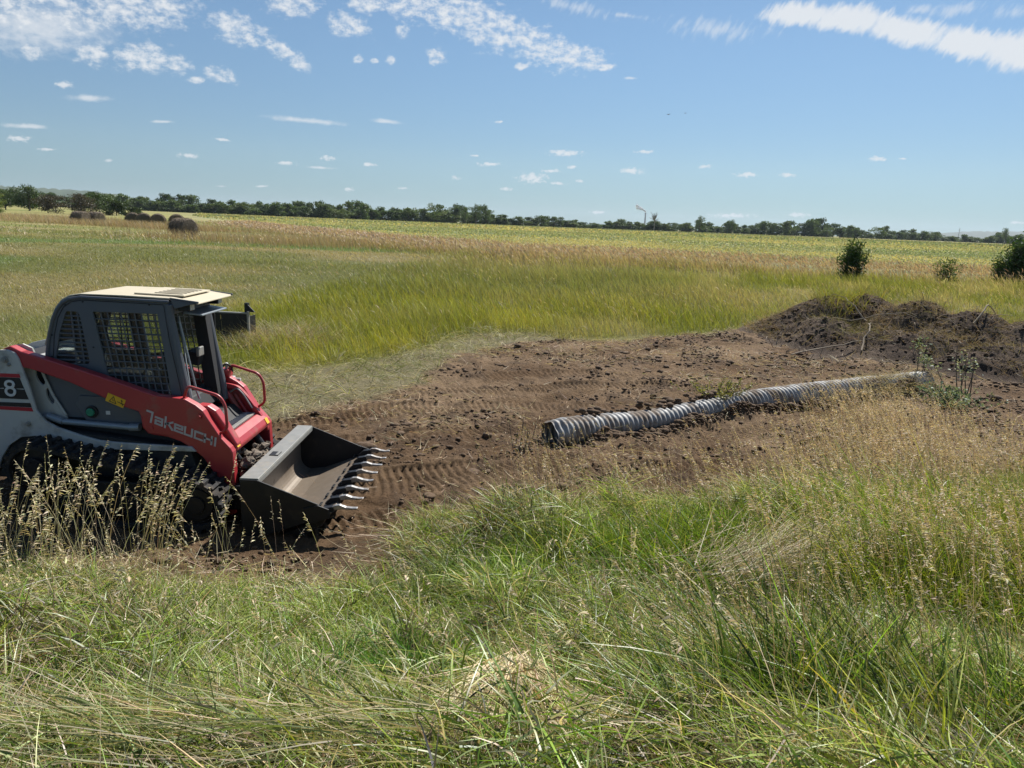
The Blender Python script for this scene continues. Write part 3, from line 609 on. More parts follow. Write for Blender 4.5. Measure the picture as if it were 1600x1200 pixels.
# midground grass
def midground():
    bl = Blades(); dry = Blades()
    # standing lime grass and everything up to the crop
    for (y0, y1, n, wmul) in [(8.5, 20, 60000, 1.0), (20, 34, 90000, 1.6), (34, 60, 80000, 2.6), (60, 130, 60000, 5)]:
        x, y = field_xy(n, y0, y1, .78, 2)
        k = (sdist(DIRT, x, y)+.5*fbm(x, y, 1.2, 3, 101) > 0) & (y < crop_y(x)) & (sdist(TRAMP, x, y)+.6*fbm(x, y, 1, 3, 130) > 0) & ~((x < -3.2) & (y < 13.2))
        if y0 < 9: k &= (x > 0) | (y > 12)
        x, y = x[k], y[k]; n = len(x); c = zone_col(x, y)
        yc = crop_y(x); strip = 1-ss(6, 13, yc-y)
        lime = ss(-8.5, -5.5, x+.25*(24-y))
        L = (.20+.28*lime+.25*strip+.25*fbm(x, y, .7, 4, 131))*RNG.uniform(.6, 1.3, n)
        L = L*(1-.45*(1-ss(0, .8, sdist(DIRT, x, y))))*(1+.5*np.clip(fbm(x, y, .35, 3, 133), -.5, .5)*2)
        L = L*(1-.45*ss(6, 11, x)*ss(20, 26, y)*(1-.5*strip)); L = L*(1-.4*(1-ss(-9, -5, x+.15*(30-y)))*(1-strip)); L = np.maximum(L, .08); L = np.where((x > -8.2) & (x < -5.2) & (y > 13.6) & (y < 15.9), L*.35, L)
        put(bl, x, y, L, RNG.uniform(.006, .012, n)*wmul, c*.95, .22, .18, 2.8, 1.2, .35, 3, .22, tipc=c*1.18, tip=.2)
    # pale seed heads over the strip and scattered in the meadow
    n = 24000; x = RNG.uniform(-40, 30, n); yc = crop_y(x); y = yc-np.abs(RNG.normal(0, 5.5, n))*np.interp(x, [-40, 0, 12, 30], [1.2, 1, .5, .4])-.2
    k = (y > 18) & (np.abs(x) < y*.8+3); x, y = x[k], y[k]; n = len(x)
    P = np.stack([x, y, macro(x, y)+RNG.uniform(.35, .8, n)], 1); D, a = dirs(n, np.abs(RNG.normal(.35, .2, n)), 2.9, .7); B = np.stack([np.cos(a)*.3, np.sin(a)*.3, -.3+0*a], 1)
    dry.add(P, D, B, RNG.uniform(.15, .3, n), .0009*y, vary([.38, .27, .18], n, .2), vary([.46, .34, .24], n, .2), 2, belly=1)
    n = 9000; x, y = field_xy(n, 14, 50, .78, 2); k = (sdist(DIRT, x, y) > .3) & (sdist(TRAMP, x, y) > .3) & (y < crop_y(x)) & (fbm(x, y, .25, 3, 135) > 0); x, y = x[k], y[k]; n = len(x)
    P = np.stack([x, y, macro(x, y)+RNG.uniform(.2, .6, n)], 1); D, a = dirs(n, np.abs(RNG.normal(.35, .2, n)), 2.9, .7); B = np.stack([np.cos(a)*.3, np.sin(a)*.3, -.3+0*a], 1)
    dry.add(P, D, B, RNG.uniform(.1, .25, n), .0008*y, vary(TAN, n, .2), vary(STRAW, n, .2), 2, belly=1)
    # trampled, laid grass
    n = 60000; x = RNG.uniform(-13, 8, n); y = RNG.uniform(8.5, 24, n); k = (sdist(TRAMP, x, y)+.9*fbm(x, y, 1, 3, 130) < .25) & (dirt_w(x, y) < .85); x, y = x[k], y[k]; n = len(x)
    az = 14*fbm(x, y, 1.1, 4, 140)
    D, a = dirs(n, np.abs(RNG.normal(1.1, .4, n)), az, 1.2)
    P = np.stack([x, y, height(x, y)+RNG.uniform(0, .08, n)+.6*np.clip(fbm(x, y, 1.5, 4, 145), 0, 1)], 1); B = np.stack([RNG.normal(0, .2, n), RNG.normal(0, .2, n), -.25+0*x], 1)
    kk = (RNG.random(n) < .45+1.6*fbm(x, y, .8, 3, 141))[:, None]; c = np.where(kk, np.array([.17, .19, .05]), np.array([.42, .38, .23]))*(.6+1.0*RNG.random((n, 1)))
    dry.add(P, D, B, RNG.uniform(.15, .55, n), RNG.uniform(.004, .010, n), vary(c*.7, n, .35), vary(c*1.15, n, .35), 3)
    n = 9000; x = RNG.uniform(-10, 7, n); y = RNG.uniform(9, 23, n); k = (sdist(TRAMP, x, y) < .3) & (dirt_w(x, y) < .6) & (fbm(x, y, 1.1, 3, 147) > .06); x, y = x[k], y[k]; n = len(x)
    put(bl, x, y, RNG.uniform(.12, .34, n), RNG.uniform(.006, .011, n), (.20, .23, .04), .4, .3, None, 1, .5, 3, .3)
    # straw bits strewn over the dirt
    n = 52000; x = RNG.uniform(-4.5, 15, n); y = RNG.uniform(5.1, 22, n)
    k = (dirt_w(x, y) > .3) & (RNG.random(n) < np.clip(.16+2.0*fbm(x, y, .8, 4, 143)+.6*(1-ss(0, 1.0, -sdist(DIRT, x, y))), 0.04, 1)); x, y = x[k], y[k]; n = len(x)
    D, a = dirs(n, np.abs(RNG.normal(1.4, .16, n))); P = np.stack([x, y, height(x, y)+RNG.uniform(0.012, .05, n)], 1); B = RNG.normal(0, .15, (n, 3))
    dry.add(P, D, B, RNG.uniform(.06, .28, n), RNG.uniform(.003, .006, n)*(1+y*.05), vary(TAN, n, .3), vary(STRAW, n, .3), 3, flat=.6)
    n = 2600; t = np.clip(RNG.normal(.84, .09, n), .6, 1.0); A = np.array([pipe_point(v)[:] for v in t]); x = A[:, 0]+RNG.normal(.06, .14, n); y = A[:, 1]+RNG.normal(-.10, .14, n)
    u = np.hypot(x-A[:, 0], y-A[:, 1]); P = np.stack([x, y, np.maximum(height(x, y)+.02, A[:, 2]+np.sqrt(np.clip(.205**2-u**2, 0, 1)))], 1); D, a = dirs(n, np.abs(RNG.normal(1.3, .3, n)))
    dry.add(P, D, RNG.normal(0, .3, (n, 3)), RNG.uniform(.08, .3, n), .005, vary(TAN*.8, n, .3), vary(STRAW*.9, n, .3), 3)
    bl.build('field_grass', M['grass']); dry.build('dry_field_grass', M['dry'])
midground()

# ------------------------------------------------------------------ crop
def crop():
    bl = Blades()
    for (y0, y1, n, w) in [(36, 70, 110000, .085), (70, 140, 90000, .16), (140, 320, 80000, .36)]:
        x, y = field_xy(n, y0, y1, .78, 3); k = y > crop_y(x)+.2; x, y = x[k], y[k]; n = len(x); c = crop_col(x, y)
        D, a = dirs(n, np.abs(RNG.normal(.95, .35, n))); B = np.stack([0*x, 0*x, -.25+0*x], 1)
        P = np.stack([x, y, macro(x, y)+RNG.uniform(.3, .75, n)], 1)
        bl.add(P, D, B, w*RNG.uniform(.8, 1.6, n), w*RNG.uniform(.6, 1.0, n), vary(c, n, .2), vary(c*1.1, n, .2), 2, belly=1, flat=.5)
    bl.build('crop', M['crop'])
crop()

# ------------------------------------------------------------------ the compact track loader
LX, LY = -3.8, 6.795
def text_strokes(mb, glyphs, org, ux, uz, y, h, th, depth=.004):
    """stroked letters: glyphs = list of (advance, [polyline in 0..1 units])"""
    ox, oz = org; cur = 0
    for adv, lines in glyphs:
        for ln in lines:
            P = []
            for (a, b) in ln:
                X = cur+a*adv*.82; sx = ox + ux[0]*X*h + uz[0]*b*h; sz = oz + ux[1]*X*h + uz[1]*b*h; P.append((sx, sz))
            for i in range(len(P)-1):
                a, b = Vector(P[i]), Vector(P[i+1]); d = (b-a).normalized(); n_ = Vector((-d.y, d.x))*th/2; e = d*th/2*.98
                q = [a-e+n_, a-e-n_, b+e-n_, b+e+n_]
                mb.raw([(p.x, y, p.y) for p in q]+[(p.x, y-depth-.0002*i, p.y) for p in q], [(0, 1, 2, 3), (7, 6, 5, 4), (0, 4, 5, 1), (1, 5, 6, 2), (2, 6, 7, 3), (3, 7, 4, 0)])
        cur += adv
def hull(pts):
    pts = sorted(set(pts))
    def half(p):
        o = []
        for q in p:
            while len(o) > 1 and (o[-1][0]-o[-2][0])*(q[1]-o[-2][1])-(o[-1][1]-o[-2][1])*(q[0]-o[-2][0]) <= 0: o.pop()
            o.append(q)
        return o[:-1]
    return half(pts)+half(pts[::-1])
def resample(loop, step):
    P = [Vector(p) for p in loop]+[Vector(loop[0])]; L = [0]
    for i in range(len(P)-1): L.append(L[-1]+(P[i+1]-P[i]).length)
    n = int(round(L[-1]/step)); out = []; j = 0
    for k in range(n):
        s_ = L[-1]*k/n
        while L[j+1] < s_: j += 1
        out.append(P[j].lerp(P[j+1], (s_-L[j])/(L[j+1]-L[j])))
    return out

def KP(P, k): return [(3.8+(p[0]-3.8)*k, 2.85+(p[1]-2.85)*k) for p in P]
KA = 6.255/5.995; KC = 6.385/6.325      # outlines measured on one plane, carried to the plane they lie on
def make_loader():
    R = empty('track_loader', (LX, LY, 0.0), 0, 'red, white and grey compact track loader with a toothed bucket standing on the dirt', 'loader')
    # ---- tracks
    wheels = [(.985, .255, .255), (-.30, .15, .15), (-.44, .53, .27), (.35, .15, .15)]
    pts = []
    for (cx, cz, r) in wheels:
        pts += [(cx+r*math.cos(a), cz+r*math.sin(a)) for a in np.linspace(0, 2*math.pi, 60, endpoint=False)]
    loop = resample([(p[0], p[1]) for p in hull(pts)], .048)
    for sgn in (-1, 1):
        y0, y1 = (-.835, -.555) if sgn < 0 else (.555, .835)
        b = MB(); n = len(loop); vs = []; fs = []
        for i, p in enumerate(loop):
            t = (loop[(i+1) % n]-loop[i-1]).normalized(); nn = Vector((t.y, -t.x))
            q = p-nn*.03; r_ = p-nn*.062
            vs += [(q.x, y0, q.y), (q.x, y1, q.y), (r_.x, y1, r_.y), (r_.x, y0, r_.y)]
            j = (i+1) % n
            for k in range(4): fs.append((i*4+k, i*4+(k+1) % 4, j*4+(k+1) % 4, j*4+k))
        b.raw(vs, fs)
        for i, p in enumerate(loop):      # staggered lugs
            if i % 2: continue
            t = (loop[(i+1) % n]-loop[i-1]).normalized(); nn = Vector((t.y, -t.x))
            for (ya, yb, sh) in ((y0-.004, y0+.15, .0), (y0+.155, y1-.155, .03), (y1-.15, y1+.004, .0)):
                a0 = p+t*(sh-.02); a1 = p+t*(sh+.022); o0, o1 = a0+nn*.0, a1+nn*.0; i0, i1 = a0-nn*.032, a1-nn*.032
                b.raw([(o0.x+t.x*.006, ya, o0.y+t.y*.006), (o1.x-t.x*.006, ya, o1.y-t.y*.006), (o1.x-t.x*.006, yb, o1.y-t.y*.006), (o0.x+t.x*.006, yb, o0.y+t.y*.006),
                       (i0.x-t.x*.004, ya, i0.y-t.y*.004), (i1.x, ya, i1.y), (i1.x, yb, i1.y), (i0.x-t.x*.004, yb, i0.y-t.y*.004)],
                      [(0, 3, 2, 1), (4, 5, 6, 7), (0, 1, 5, 4), (1, 2, 6, 5), (2, 3, 7, 6), (3, 0, 4, 7)])
        tr = b.build('track', M['rubber'], R)
        yo = y0+.05 if sgn < 0 else y1-.05; s_ = -1 if sgn < 0 else 1
        def wheel(name, cx, cz, r, hub, teeth=0, m=M['black']):
            w = MB()
            if teeth:
                pr = []
                for k in range(teeth*4):
                    a = 2*math.pi*k/(teeth*4); rr = r*(1.0 if k % 4 in (0, 1) else .86); pr.append((cx+rr*math.cos(a), cz+rr*math.sin(a)))
                w.prism(pr, yo, yo-s_*.05); w.disc_y(cx, cz, yo-s_*.02, yo+s_*.04, hub, 20)
                for k in range(8):
                    a = k*math.pi/4+.2; w.disc_y(cx+hub*.75*math.cos(a), cz+hub*.75*math.sin(a), yo+s_*.04, yo+s_*.055, .012, 6)
            else:
                w.disc_y(cx, cz, yo-s_*.20, yo-s_*.02, r, 30); w.disc_y(cx, cz, yo-s_*.02, yo, r*.86, 30, r*.8); w.disc_y(cx, cz, yo, yo+s_*.02, hub, 16)
            return w.build(name, m, tr, .004)
        wheel('drive_sprocket', -.44, .53, .225, .12, 15)
        wheel('idler_wheel', .985, .255, .185, .08)
        for cx in (-.26, -.04, .18, .40, .62): wheel('track_roller', cx, .155, .09, .035)
        g = MB(); g.box(-.30, .90, min(yo, yo-s_*.2)+.0, max(yo, yo-s_*.2), .20, .32); g.box(-.1, .5, min(yo-s_*.02, yo-s_*.16), max(yo-s_*.02, yo-s_*.16), .32, .44)
        g.build('track_frame', M['black'], tr, .01)
    # ---- white lower body with the rear tower, one fairing each side
    side = [(-.66, 1.60), (-.62, 1.622), (-.557, 1.625), (-.50, 1.605), (-.473, 1.557), (-.404, 1.295), (-.365, 1.09), (-.335, 1.045), (-.29, .995), (-.20, .945), (0.0, .88), (.16, .838), (.284, .828), (.60, .818),
            (.98, .812), (1.02, .765), (.28, .757), (.03, .765), (-.12, .80), (-.26, .835), (-.40, .855), (-.528, .838), (-.64, .76), (-.72, .64), (-.78, .50), (-1.36, .50), (-1.44, .62), (-1.46, 1.05), (-1.38, 1.34), (-1.05, 1.50)]
    side = KP(side, 6.235/5.995)
    for s_ in (-1, 1):
        ya, yb = (-.56, -.53) if s_ < 0 else (.53, .56)
        fr = MB().prism(side[::-1], ya, yb).build('side_fairing', M['white'], R, .008)
        yf = ya if s_ < 0 else yb; e = s_*.003
        def strip(name, pl, m, d=.003):
            return MB().prism(KP(pl, KA), yf, yf+s_*d).build(name, m, fr)
        strip('black_decal', [(-1.40, 1.385), (-.462, 1.385), (-.404, 1.195), (-1.40, 1.20)][::-1], M['decal'], .002)
        strip('red_stripe', [(-1.36, 1.42), (-.462, 1.42), (-.453, 1.388), (-1.36, 1.388)][::-1], M['rdecal'], .003)
        strip('black_stripe', [(-1.42, 1.163), (-.395, 1.163), (-.386, 1.125), (-1.42, 1.14)][::-1], M['decal'], .003)
        strip('red_stripe', [(-1.42, 1.138), (-.386, 1.122), (-.376, 1.088), (-1.42, 1.115)][::-1], M['rdecal'], .004)
        if s_ < 0:
            num = MB()
            for (cz, ra, rb) in ((1.326, .033, .028), (1.262, .037, .033)):
                P = [(-.553+ra*1.05*math.cos(a), cz+rb*math.sin(a)) for a in np.linspace(0, 2*math.pi, 28)]
                P = KP(P, KA)
                text_strokes(num, [(1/.82, [[(p[0], p[1]) for p in P]])], (0, 0), (1, 0), (0, 1), ya-.003+(-.0008 if ra < .035 else 0), 1, .021, .002)
            num.build('number_eight', M['wdecal'], fr)
            for (a, b) in ((-.66, -.61), (-.50, -.435)):
                MB().prism(KP([(a, 1.288), (b, 1.290), (b, 1.284), (a, 1.286)], KA), ya-.002, ya-.0035).build('white_dash', M['wdecal'], fr)
        for (bx, bz, r) in [(*KP([(q[0], q[1])], KA)[0], q[2]) for q in ((-.432, .975, .022), (-.57, 1.541, .03), (-.54, 1.50, .016))]: bo = MB(); bo.disc_y(bx, bz, yf-s_*.002, yf+s_*.012, r, 14); bo.disc_y(bx, bz, yf+s_*.010, yf+s_*.024, r*.6, 6); bo.build('pivot_bolt', M['lip'], fr, .002)
        # inner tower plate with its two slots, seen forward of the outer one
        yi = (-.435, -.415) if s_ < 0 else (.415, .435); k2 = 6.37/6.15
        def ov(cx, cz, a, b, rot): return [(cx+a*math.cos(t)*math.cos(rot)-b*math.sin(t)*math.sin(rot), cz+a*math.cos(t)*math.sin(rot)+b*math.sin(t)*math.cos(rot)) for t in np.linspace(0, 2*math.pi, 18, endpoint=False)]
        MB().prism(KP([(-.60, 1.62), (-.52, 1.655), (-.44, 1.62), (-.375, 1.42), (-.30, 1.20), (-.20, 1.02), (-.19, .96), (-.62, .94)], k2)[::-1], *yi,
                   holes=[KP(ov(-.395, 1.36, .035, .075, .3), k2), KP(ov(-.325, 1.19, .03, .075, .25), k2)]).build('tower_plate', M['white'], R, .005)
        fl = MB(); P = KP([(-.375, 1.42), (-.30, 1.20), (-.20, 1.02)], k2)
        fl.tube([(p[0], yi[0] if s_ < 0 else yi[1], p[1]) for p in P], .012, 6); fl.build('tower_flange', M['white'], R)
    # hull between the fairings and the engine hood
    h = MB(); h.prism([(-1.36, .52), (-1.36, 1.30), (-.95, 1.46), (-.60, 1.44), (-.55, 1.0), (-.3, .93), (.9, .90), (1.0, .80), (.98, .45), (.8, .30), (-1.2, .30)], -.40, .40); h.build('chassis', M['dark'], R, .01)
    h = MB(); h.prism([(-1.42, .72), (-1.42, 1.24), (-1.30, 1.37), (-.62, 1.47), (-.62, 1.40), (-1.28, 1.30), (-1.36, .72)], -.52, .52); h.build('engine_hood', M['white'], R, .02)
    h = MB(); gd = [(-1.1, .86), (-.40, .84), (.84, .70), (.92, .40), (.80, .25), (-.3, .25), (-1.0, .5)]; h.prism(gd, -.53, -.40); h.prism(gd, .40, .53)
    h.lr('track_guard', M['dark'], R, .01)
    MB().tube([(-1.25, .35, 1.36), (-1.25, .35, 1.45)], .035, 14).build('exhaust_pipe', M['black'], R)
    # ---- cab
    cabo = [(-.46, 1.40), (-.44, 1.56), (-.405, 1.72), (-.36, 1.86), (-.315, 1.95), (-.26, 2.015), (-.19, 2.055), (-.09, 2.075), (.70, 2.062), (.715, 1.97), (.77, 1.56), (.825, 1.14), (.83, .95), (.40, .93), (-.46, .95)]
    cabo = KP(cabo, KC)
    win = [(.015, 1.935), (.595, 1.935), (.672, 1.20), (.24, 1.25), (.095, 1.33)]
    wq = KP([(.015, 1.935), (.595, 1.935), (.685, 1.10), (.14, 1.10)], KC)
    slit = [(-.223, 1.93), (-.125, 1.93), (-.105, 1.90), (-.052, 1.48), (-.07, 1.45), (-.355, 1.45), (-.36, 1.50), (-.30, 1.74)]
    slit = KP(slit, KC)
    cab = MB()
    for (ya, yb) in ((-.41, -.385), (.385, .41)): cab.prism(cabo[::-1], ya, yb, holes=[wq, slit])
    C_ = cab.lr('cab_side', M['cab'], R, .004)[0]
    fr = MB()   # rolled outer rim, door seam and front pillars
    rim = [(-.462, 1.40), (-.442, 1.56), (-.407, 1.72), (-.362, 1.86), (-.317, 1.95), (-.262, 2.015), (-.192, 2.055), (-.092, 2.075), (.70, 2.062)]
    rim = KP(rim, KC)
    for s_ in (-1, 1):
        yy = s_*.412
        fr.tube([(p[0]+.012, yy, p[1]-.012) for p in rim], .017, 8)
        P = fillet([(.71, s_*.50, 2.02), (.70, s_*.505, 1.93), (.78, s_*.46, 1.40), (.83, s_*.42, 1.10), (.84, s_*.42, .95)], .06)
        fr.tube([(p[0]-.035, s_*.385, p[2]) for p in P], .040, 8)
    fr.box(.64, .71, -.39, .39, 1.93, 2.04); fr.box(-.48, -.44, -.38, .38, 1.28, 1.36); fr.box(.70, .82, -.40, -.33, .93, 1.0); fr.box(.70, .82, .33, .40, .93, 1.0)
    fr.build('cab_frame', M['cab'], R, .006)
    gr = MB()
    def lerp2(a, b, t): return (a[0]+(b[0]-a[0])*t, a[1]+(b[1]-a[1])*t)
    for s_ in (-1, 1):
        for k in range(1, 10):
            t = k/9.5; a, b = lerp2(wq[0], wq[1], t), lerp2(wq[3], wq[2], t); gr.tube([(a[0], s_*.392, a[1]), (b[0], s_*.392, b[1])], .0062, 6)
        for k in range(1, 13):
            t = k/13; a, b = lerp2(wq[0], wq[3], t), lerp2(wq[1], wq[2], t); gr.tube([(a[0], s_*.3935, a[1]), (b[0], s_*.3935, b[1])], .0062, 6)
        for k in range(2):
            gr.tube([(-.225+.055*k*1.0, s_*.392, 1.93), (-.22+.07*k, s_*.392, 1.44)], .008, 6)
        for k in range(11):
            z = 1.88-.041*k; gr.tube([(-.33-.06*(1.88-z)/.4, s_*.3935, z), (-.13+.045*(1.9-z)/.45, s_*.3935, z)], .0085 , 6)
    gr.lr('window_grille', M['cab'], R)
    sc = MB()
    for (bx, bz) in ((-.26, 1.98), (-.10, 2.015), (.50, 2.01), (-.41, 1.70), (-.04, 1.60), (.70, 1.60), (-.36, 1.42), (-.43, 1.5)):
        for s_ in (-1, 1): sc = MB(); sc.disc_y(bx, bz, s_*.409, s_*.416, .008, 8); sc.build('screw', M['dark'], R)
    sm_ = MB(); sp = [(-.425, 1.45), (-.39, 1.70), (-.34, 1.86), (-.28, 1.96), (-.2, 2.012), (-.1, 2.03), (.63, 2.015), (.66, 1.7), (.755, 1.10)]
    sm_.tube([(p[0], -.4115, p[1]) for p in sp], .0035, 5); sm_.tube([(p[0], .4115, p[1]) for p in sp], .0035, 5); sm_.lr('panel_seam', M['dark'], R)
    MB().box(-.48, -.47, -.36, .36, 1.40, 1.86).build('rear_window', M['glass'], R)
    for s_ in (-1, 1): MB().prism(KP([(-.37, 1.94), (.61, 1.945), (.70, 1.09), (-.37, 1.09)], KC)[::-1], s_*.376-.002, s_*.376+.002).build('side_window', M['glass'], R)
    # interior
    st = MB(); st.box(-.20, .26, -.24, .24, 1.18, 1.30); st.box(-.28, .05, -.27, .27, 1.0, 1.18); Mx = Matrix.Translation((-.22, 0, 1.27)) @ Matrix.Rotation(rad(-14), 4, 'Y')
    st.box(-.05, .06, -.22, .22, 0, .46, Mx); st.box(-.05, .05, -.14, .14, .44, .60, Mx)
    st.build('seat', M['dark'], R, .03)
    for s_ in (-1, 1):
        ar = MB(); ar.box(-.05, .34, s_*.30-.045, s_*.30+.045, 1.28, 1.34); ar.box(.12, .34, s_*.30-.045, s_*.30+.045, .95, 1.28); ar.build('armrest', M['dark'], R, .015)
        lv = MB(); lv.tube([(.34, s_*.31, 1.33), (.40, s_*.31, 1.44), (.39, s_*.31, 1.52)], .012, 8); lv.tube([(.39, s_*.31, 1.51), (.385, s_*.31, 1.62)], .024, 10); lv.build('control_lever', M['dark'], R)
    lb = MB(); lb.tube(fillet([(-.12, -.27, 1.36), (.40, -.27, 1.46), (.46, -.20, 1.46), (.46, .20, 1.46), (.40, .27, 1.46), (-.12, .27, 1.36)], .06), .018, 8); lb.box(.44, .48, -.14, .14, 1.43, 1.50); lb.build('lap_bar', M['dark'], R)
    dp = MB(); dp.box(-.42, .72, -.38, .38, .93, .96); dp.prism([(.60, .96), (.78, .96), (.72, 1.10), (.60, 1.12)], -.38, .38); dp.prism([(.46, 1.38), (.66, 1.34), (.68, 1.46), (.56, 1.50)], .14, .37); dp.build('cab_floor', M['dark'], R, .01)
    mr = MB(); mr.box(.70, .73, .02, .14, 1.46, 1.55); mr.build('display', M['lip'], R, .008)
    dpost = MB(); dpost.prism([(.58, 1.93), (.70, 1.93), (.81, .95), (.68, .95)], .25, .37); dpost.build('inner_pillar', M['dark'], R, .01)
    ab = MB(); ab.prism([(.70, 1.90), (.71, 1.90), (.79, 1.05), (.78, 1.05)], -.30, -.285); ab.tube([(.74, -.36, 1.86), (.83, -.30, 1.20), (.85, -.29, 1.12)], .011, 8); ab.build('grab_bar', M['rod'], R)
    # ---- roof
    rf = MB(); top = [(-.455, 1.62), (-.415, 1.74), (-.37, 1.875), (-.32, 1.97), (-.262, 2.036), (-.19, 2.076), (-.09, 2.094), (.30, 2.094), (.70, 2.084), (.955, 2.05)]
    P = top+[(p[0]+.006, p[1]-.016) for p in top[::-1]]
    rf.prism(KP(P, KC), -.40, .40); ro = rf.build('roof', M['roof'], R, .006)
    ht = MB(); ht.box(.26, .72, -.29, .29, 2.094, 2.108, Matrix.Rotation(rad(1.2), 4, 'Y')); ht.build('roof_hatch', M['roof'], ro, .005)
    sl = MB()
    for k in range(6): sl.box(.42, .68, -.23+.08*k, -.20+.08*k, 2.1105, 2.1155, Matrix.Rotation(rad(1.2), 4, 'Y'))
    sl.build('vent_slat', M['roof'], ro, .002)
    wn = MB(); wn.prism([(.68, 2.08), (.94, 2.052), (.94, 2.035), (.86, 2.02), (.72, 1.98)], -.40, -.385); wn.prism([(.68, 2.08), (.94, 2.052), (.94, 2.035), (.86, 2.02), (.72, 1.98)], .385, .40); wn.lr('visor_side', M['cab'], ro, .003)
    vs_ = MB(); vs_.prism([(.72, 1.935), (.90, 1.915), (.90, 1.900), (.72, 1.915)], -.24, .33); vs_.build('rain_guard', M['rod'], R, .004)
    for s_ in (-1, 1):
        l = MB(); l.box(.73, .84, s_*.31-.05, s_*.31+.05, 1.955, 2.03); lo = l.build('work_light', M['dark'], R, .01)
        l = MB(); l.box(.84, .846, s_*.31-.042, s_*.31+.042, 1.963, 2.022); l.build('lens', M['lamp'], lo, .003)
    # lower cab side: fuel cap, labels, hoses
    k3 = 6.36/5.995; pn = MB(); pn.prism(KP([(-.02, 1.16), (.02, 1.24), (.30, 1.24), (.56, 1.10), (.56, .99), (.08, .99)], k3)[::-1], -.432, -.412); pn.build('side_panel', M['cab'], R, .01)
    cx_, cz_ = KP([(.13, 1.102)], k3)[0]; fc = MB(); fc.disc_y(cx_, cz_, -.432, -.450, .058, 24); fo = fc.build('filler_neck', M['dark'], R, .004)
    MB().disc_y(cx_-.004, cz_, -.45, -.472, .038, 20).build('fuel_cap', M['green'], fo, .006)
    MB().box(.02, .06, -.436, -.4325, 0, .035, Matrix.Translation((*[KP([(.23, 1.08)], k3)[0][0]], 0, KP([(.23, 1.08)], k3)[0][1]))).build('white_label', M['wdecal'], R)
    # ---- lift arms
    arm = [(-.60, 1.63), (-.53, 1.66), (-.44, 1.615), (-.20, 1.548), (-.02, 1.497), (.42, 1.362), (.62, 1.295), (.70, 1.268), (.89, 1.252), (.95, 1.245), (1.04, 1.195), (1.10, 1.145), (1.17, 1.03), (1.25, .90), (1.325, .815), (1.345, .775), (1.352, .50), (1.36, .20),
           (1.235, .16), (1.228, .30), (1.20, .46), (1.155, .60), (1.08, .715), (.97, .805), (.88, .86), (.78, .895), (.68, .905), (.605, .92), (.56, .97), (.55, 1.075), (.535, 1.115), (.41, 1.155), (-.04, 1.355), (-.35, 1.455), (-.50, 1.49), (-.60, 1.51)]
    arm = KP(arm, KA)
    for s_ in (-1, 1):
        ya, yb = (-.54, -.45) if s_ < 0 else (.45, .54)
        A = MB().prism(arm[::-1], ya, yb).build('lift_arm', M['red'], R, .012, seg=3)
        yo = ya if s_ < 0 else yb
        pl = MB(); pl.disc_y(.95, 1.01, yo, yo+s_*.006, .030, 18); pl.disc_y(.96, 1.02, yo+s_*.006, yo+s_*.03, .013, 10); pl.build('pivot_pin', M['red'], A, .002); pl = MB(); pl.disc_y(.50, .89, yo, yo+s_*.006, .022, 18); pl.build('pivot_pin', M['red'], A, .002)
        if s_ < 0:
            ya2 = ya-.0015
            ang = math.atan2(.88-1.10, 1.225-.60); ux = (math.cos(ang), math.sin(ang)); uz = (.16, 1.0)
            G = {'T': [[(-.05, .98), (.75, .98), (.60, .0)]], 'a': [[(.05, .66), (.9, .66), (.9, .04), (.08, .04), (.08, .36), (.88, .36)]],
                 'k': [[(.08, 1.0), (.08, 0)], [(.95, .72), (.16, .36)], [(.42, .46), (1.0, 0)]], 'e': [[(.98, .04), (.08, .04), (.08, .66), (.95, .66), (.95, .36), (.12, .36)]],
                 'u': [[(.06, .74), (.06, .04), (.92, .04), (.92, .74)]], 'c': [[(.98, .70), (.08, .70), (.08, .04), (.98, .04)]],
                 'h': [[(.08, .74), (.08, 0)], [(.08, .38), (.88, .38)], [(.92, .74), (.92, 0)]], 'i': [[(.3, .74), (.3, 0)]]}
            t = MB(); text_strokes(t, [(.80, G['T']), (.95, G['a']), (.98, G['k']), (1.02, G['e']), (1.0, G['u']), (1.0, G['c']), (1.0, G['h']), (.5, G['i'])], KP([(.605, 1.040)], KA)[0], ux, uz, ya2, .0905*KA, .0182, .0012)
            t.build('lettering', M['ldecal'], A)
            st = MB(); st.prism(KP([(.253, 1.207), (.404, 1.144), (.434, 1.217), (.285, 1.278)], KA), ya, ya-.003); so_ = st.build('warning_sticker', M['yellow'], A)
            tr = MB(); text_strokes(tr, [(1/.82, [KP(l_, KA) for l_ in [[(.290, 1.205), (.345, 1.182), (.331, 1.245), (.290, 1.205)], [(.322, 1.225), (.324, 1.205)], [(.362, 1.20), (.392, 1.187)], [(.395, 1.212), (.402, 1.168)], [(.388, 1.185), (.415, 1.178)], [(.398, 1.216), (.404, 1.204)]]])], (0, 0), (1, 0), (0, 1), ya-.003, 1, .0055, .0012)
            tr.build('warning_symbol', M['decal'], so_)
        # inner rounded guard beside the arm and its head
        if s_ < 0: MB().prism([(.80, 1.06), (.90, 1.10), (.99, 1.095), (1.06, 1.05), (1.13, .94), (1.20, .82), (1.245, .74), (1.245, .66), (1.16, .66), (1.08, .80), (.95, .95), (.82, .98)][::-1], -.448, -.33).build('arm_guard', M['red'], R, .03, seg=3)
        else:
            g2 = fillet([(.70, 1.12), (.84, 1.115), (.95, 1.085), (1.04, .98), (1.16, .81), (1.24, .68), (1.24, .60), (1.05, .64), (.74, .70)], .05, closed=True)
            hol = fillet([(.80, 1.07), (.93, 1.06), (1.00, .98), (1.09, .84), (1.10, .75), (1.06, .735), (.82, .735)], .05, closed=True)
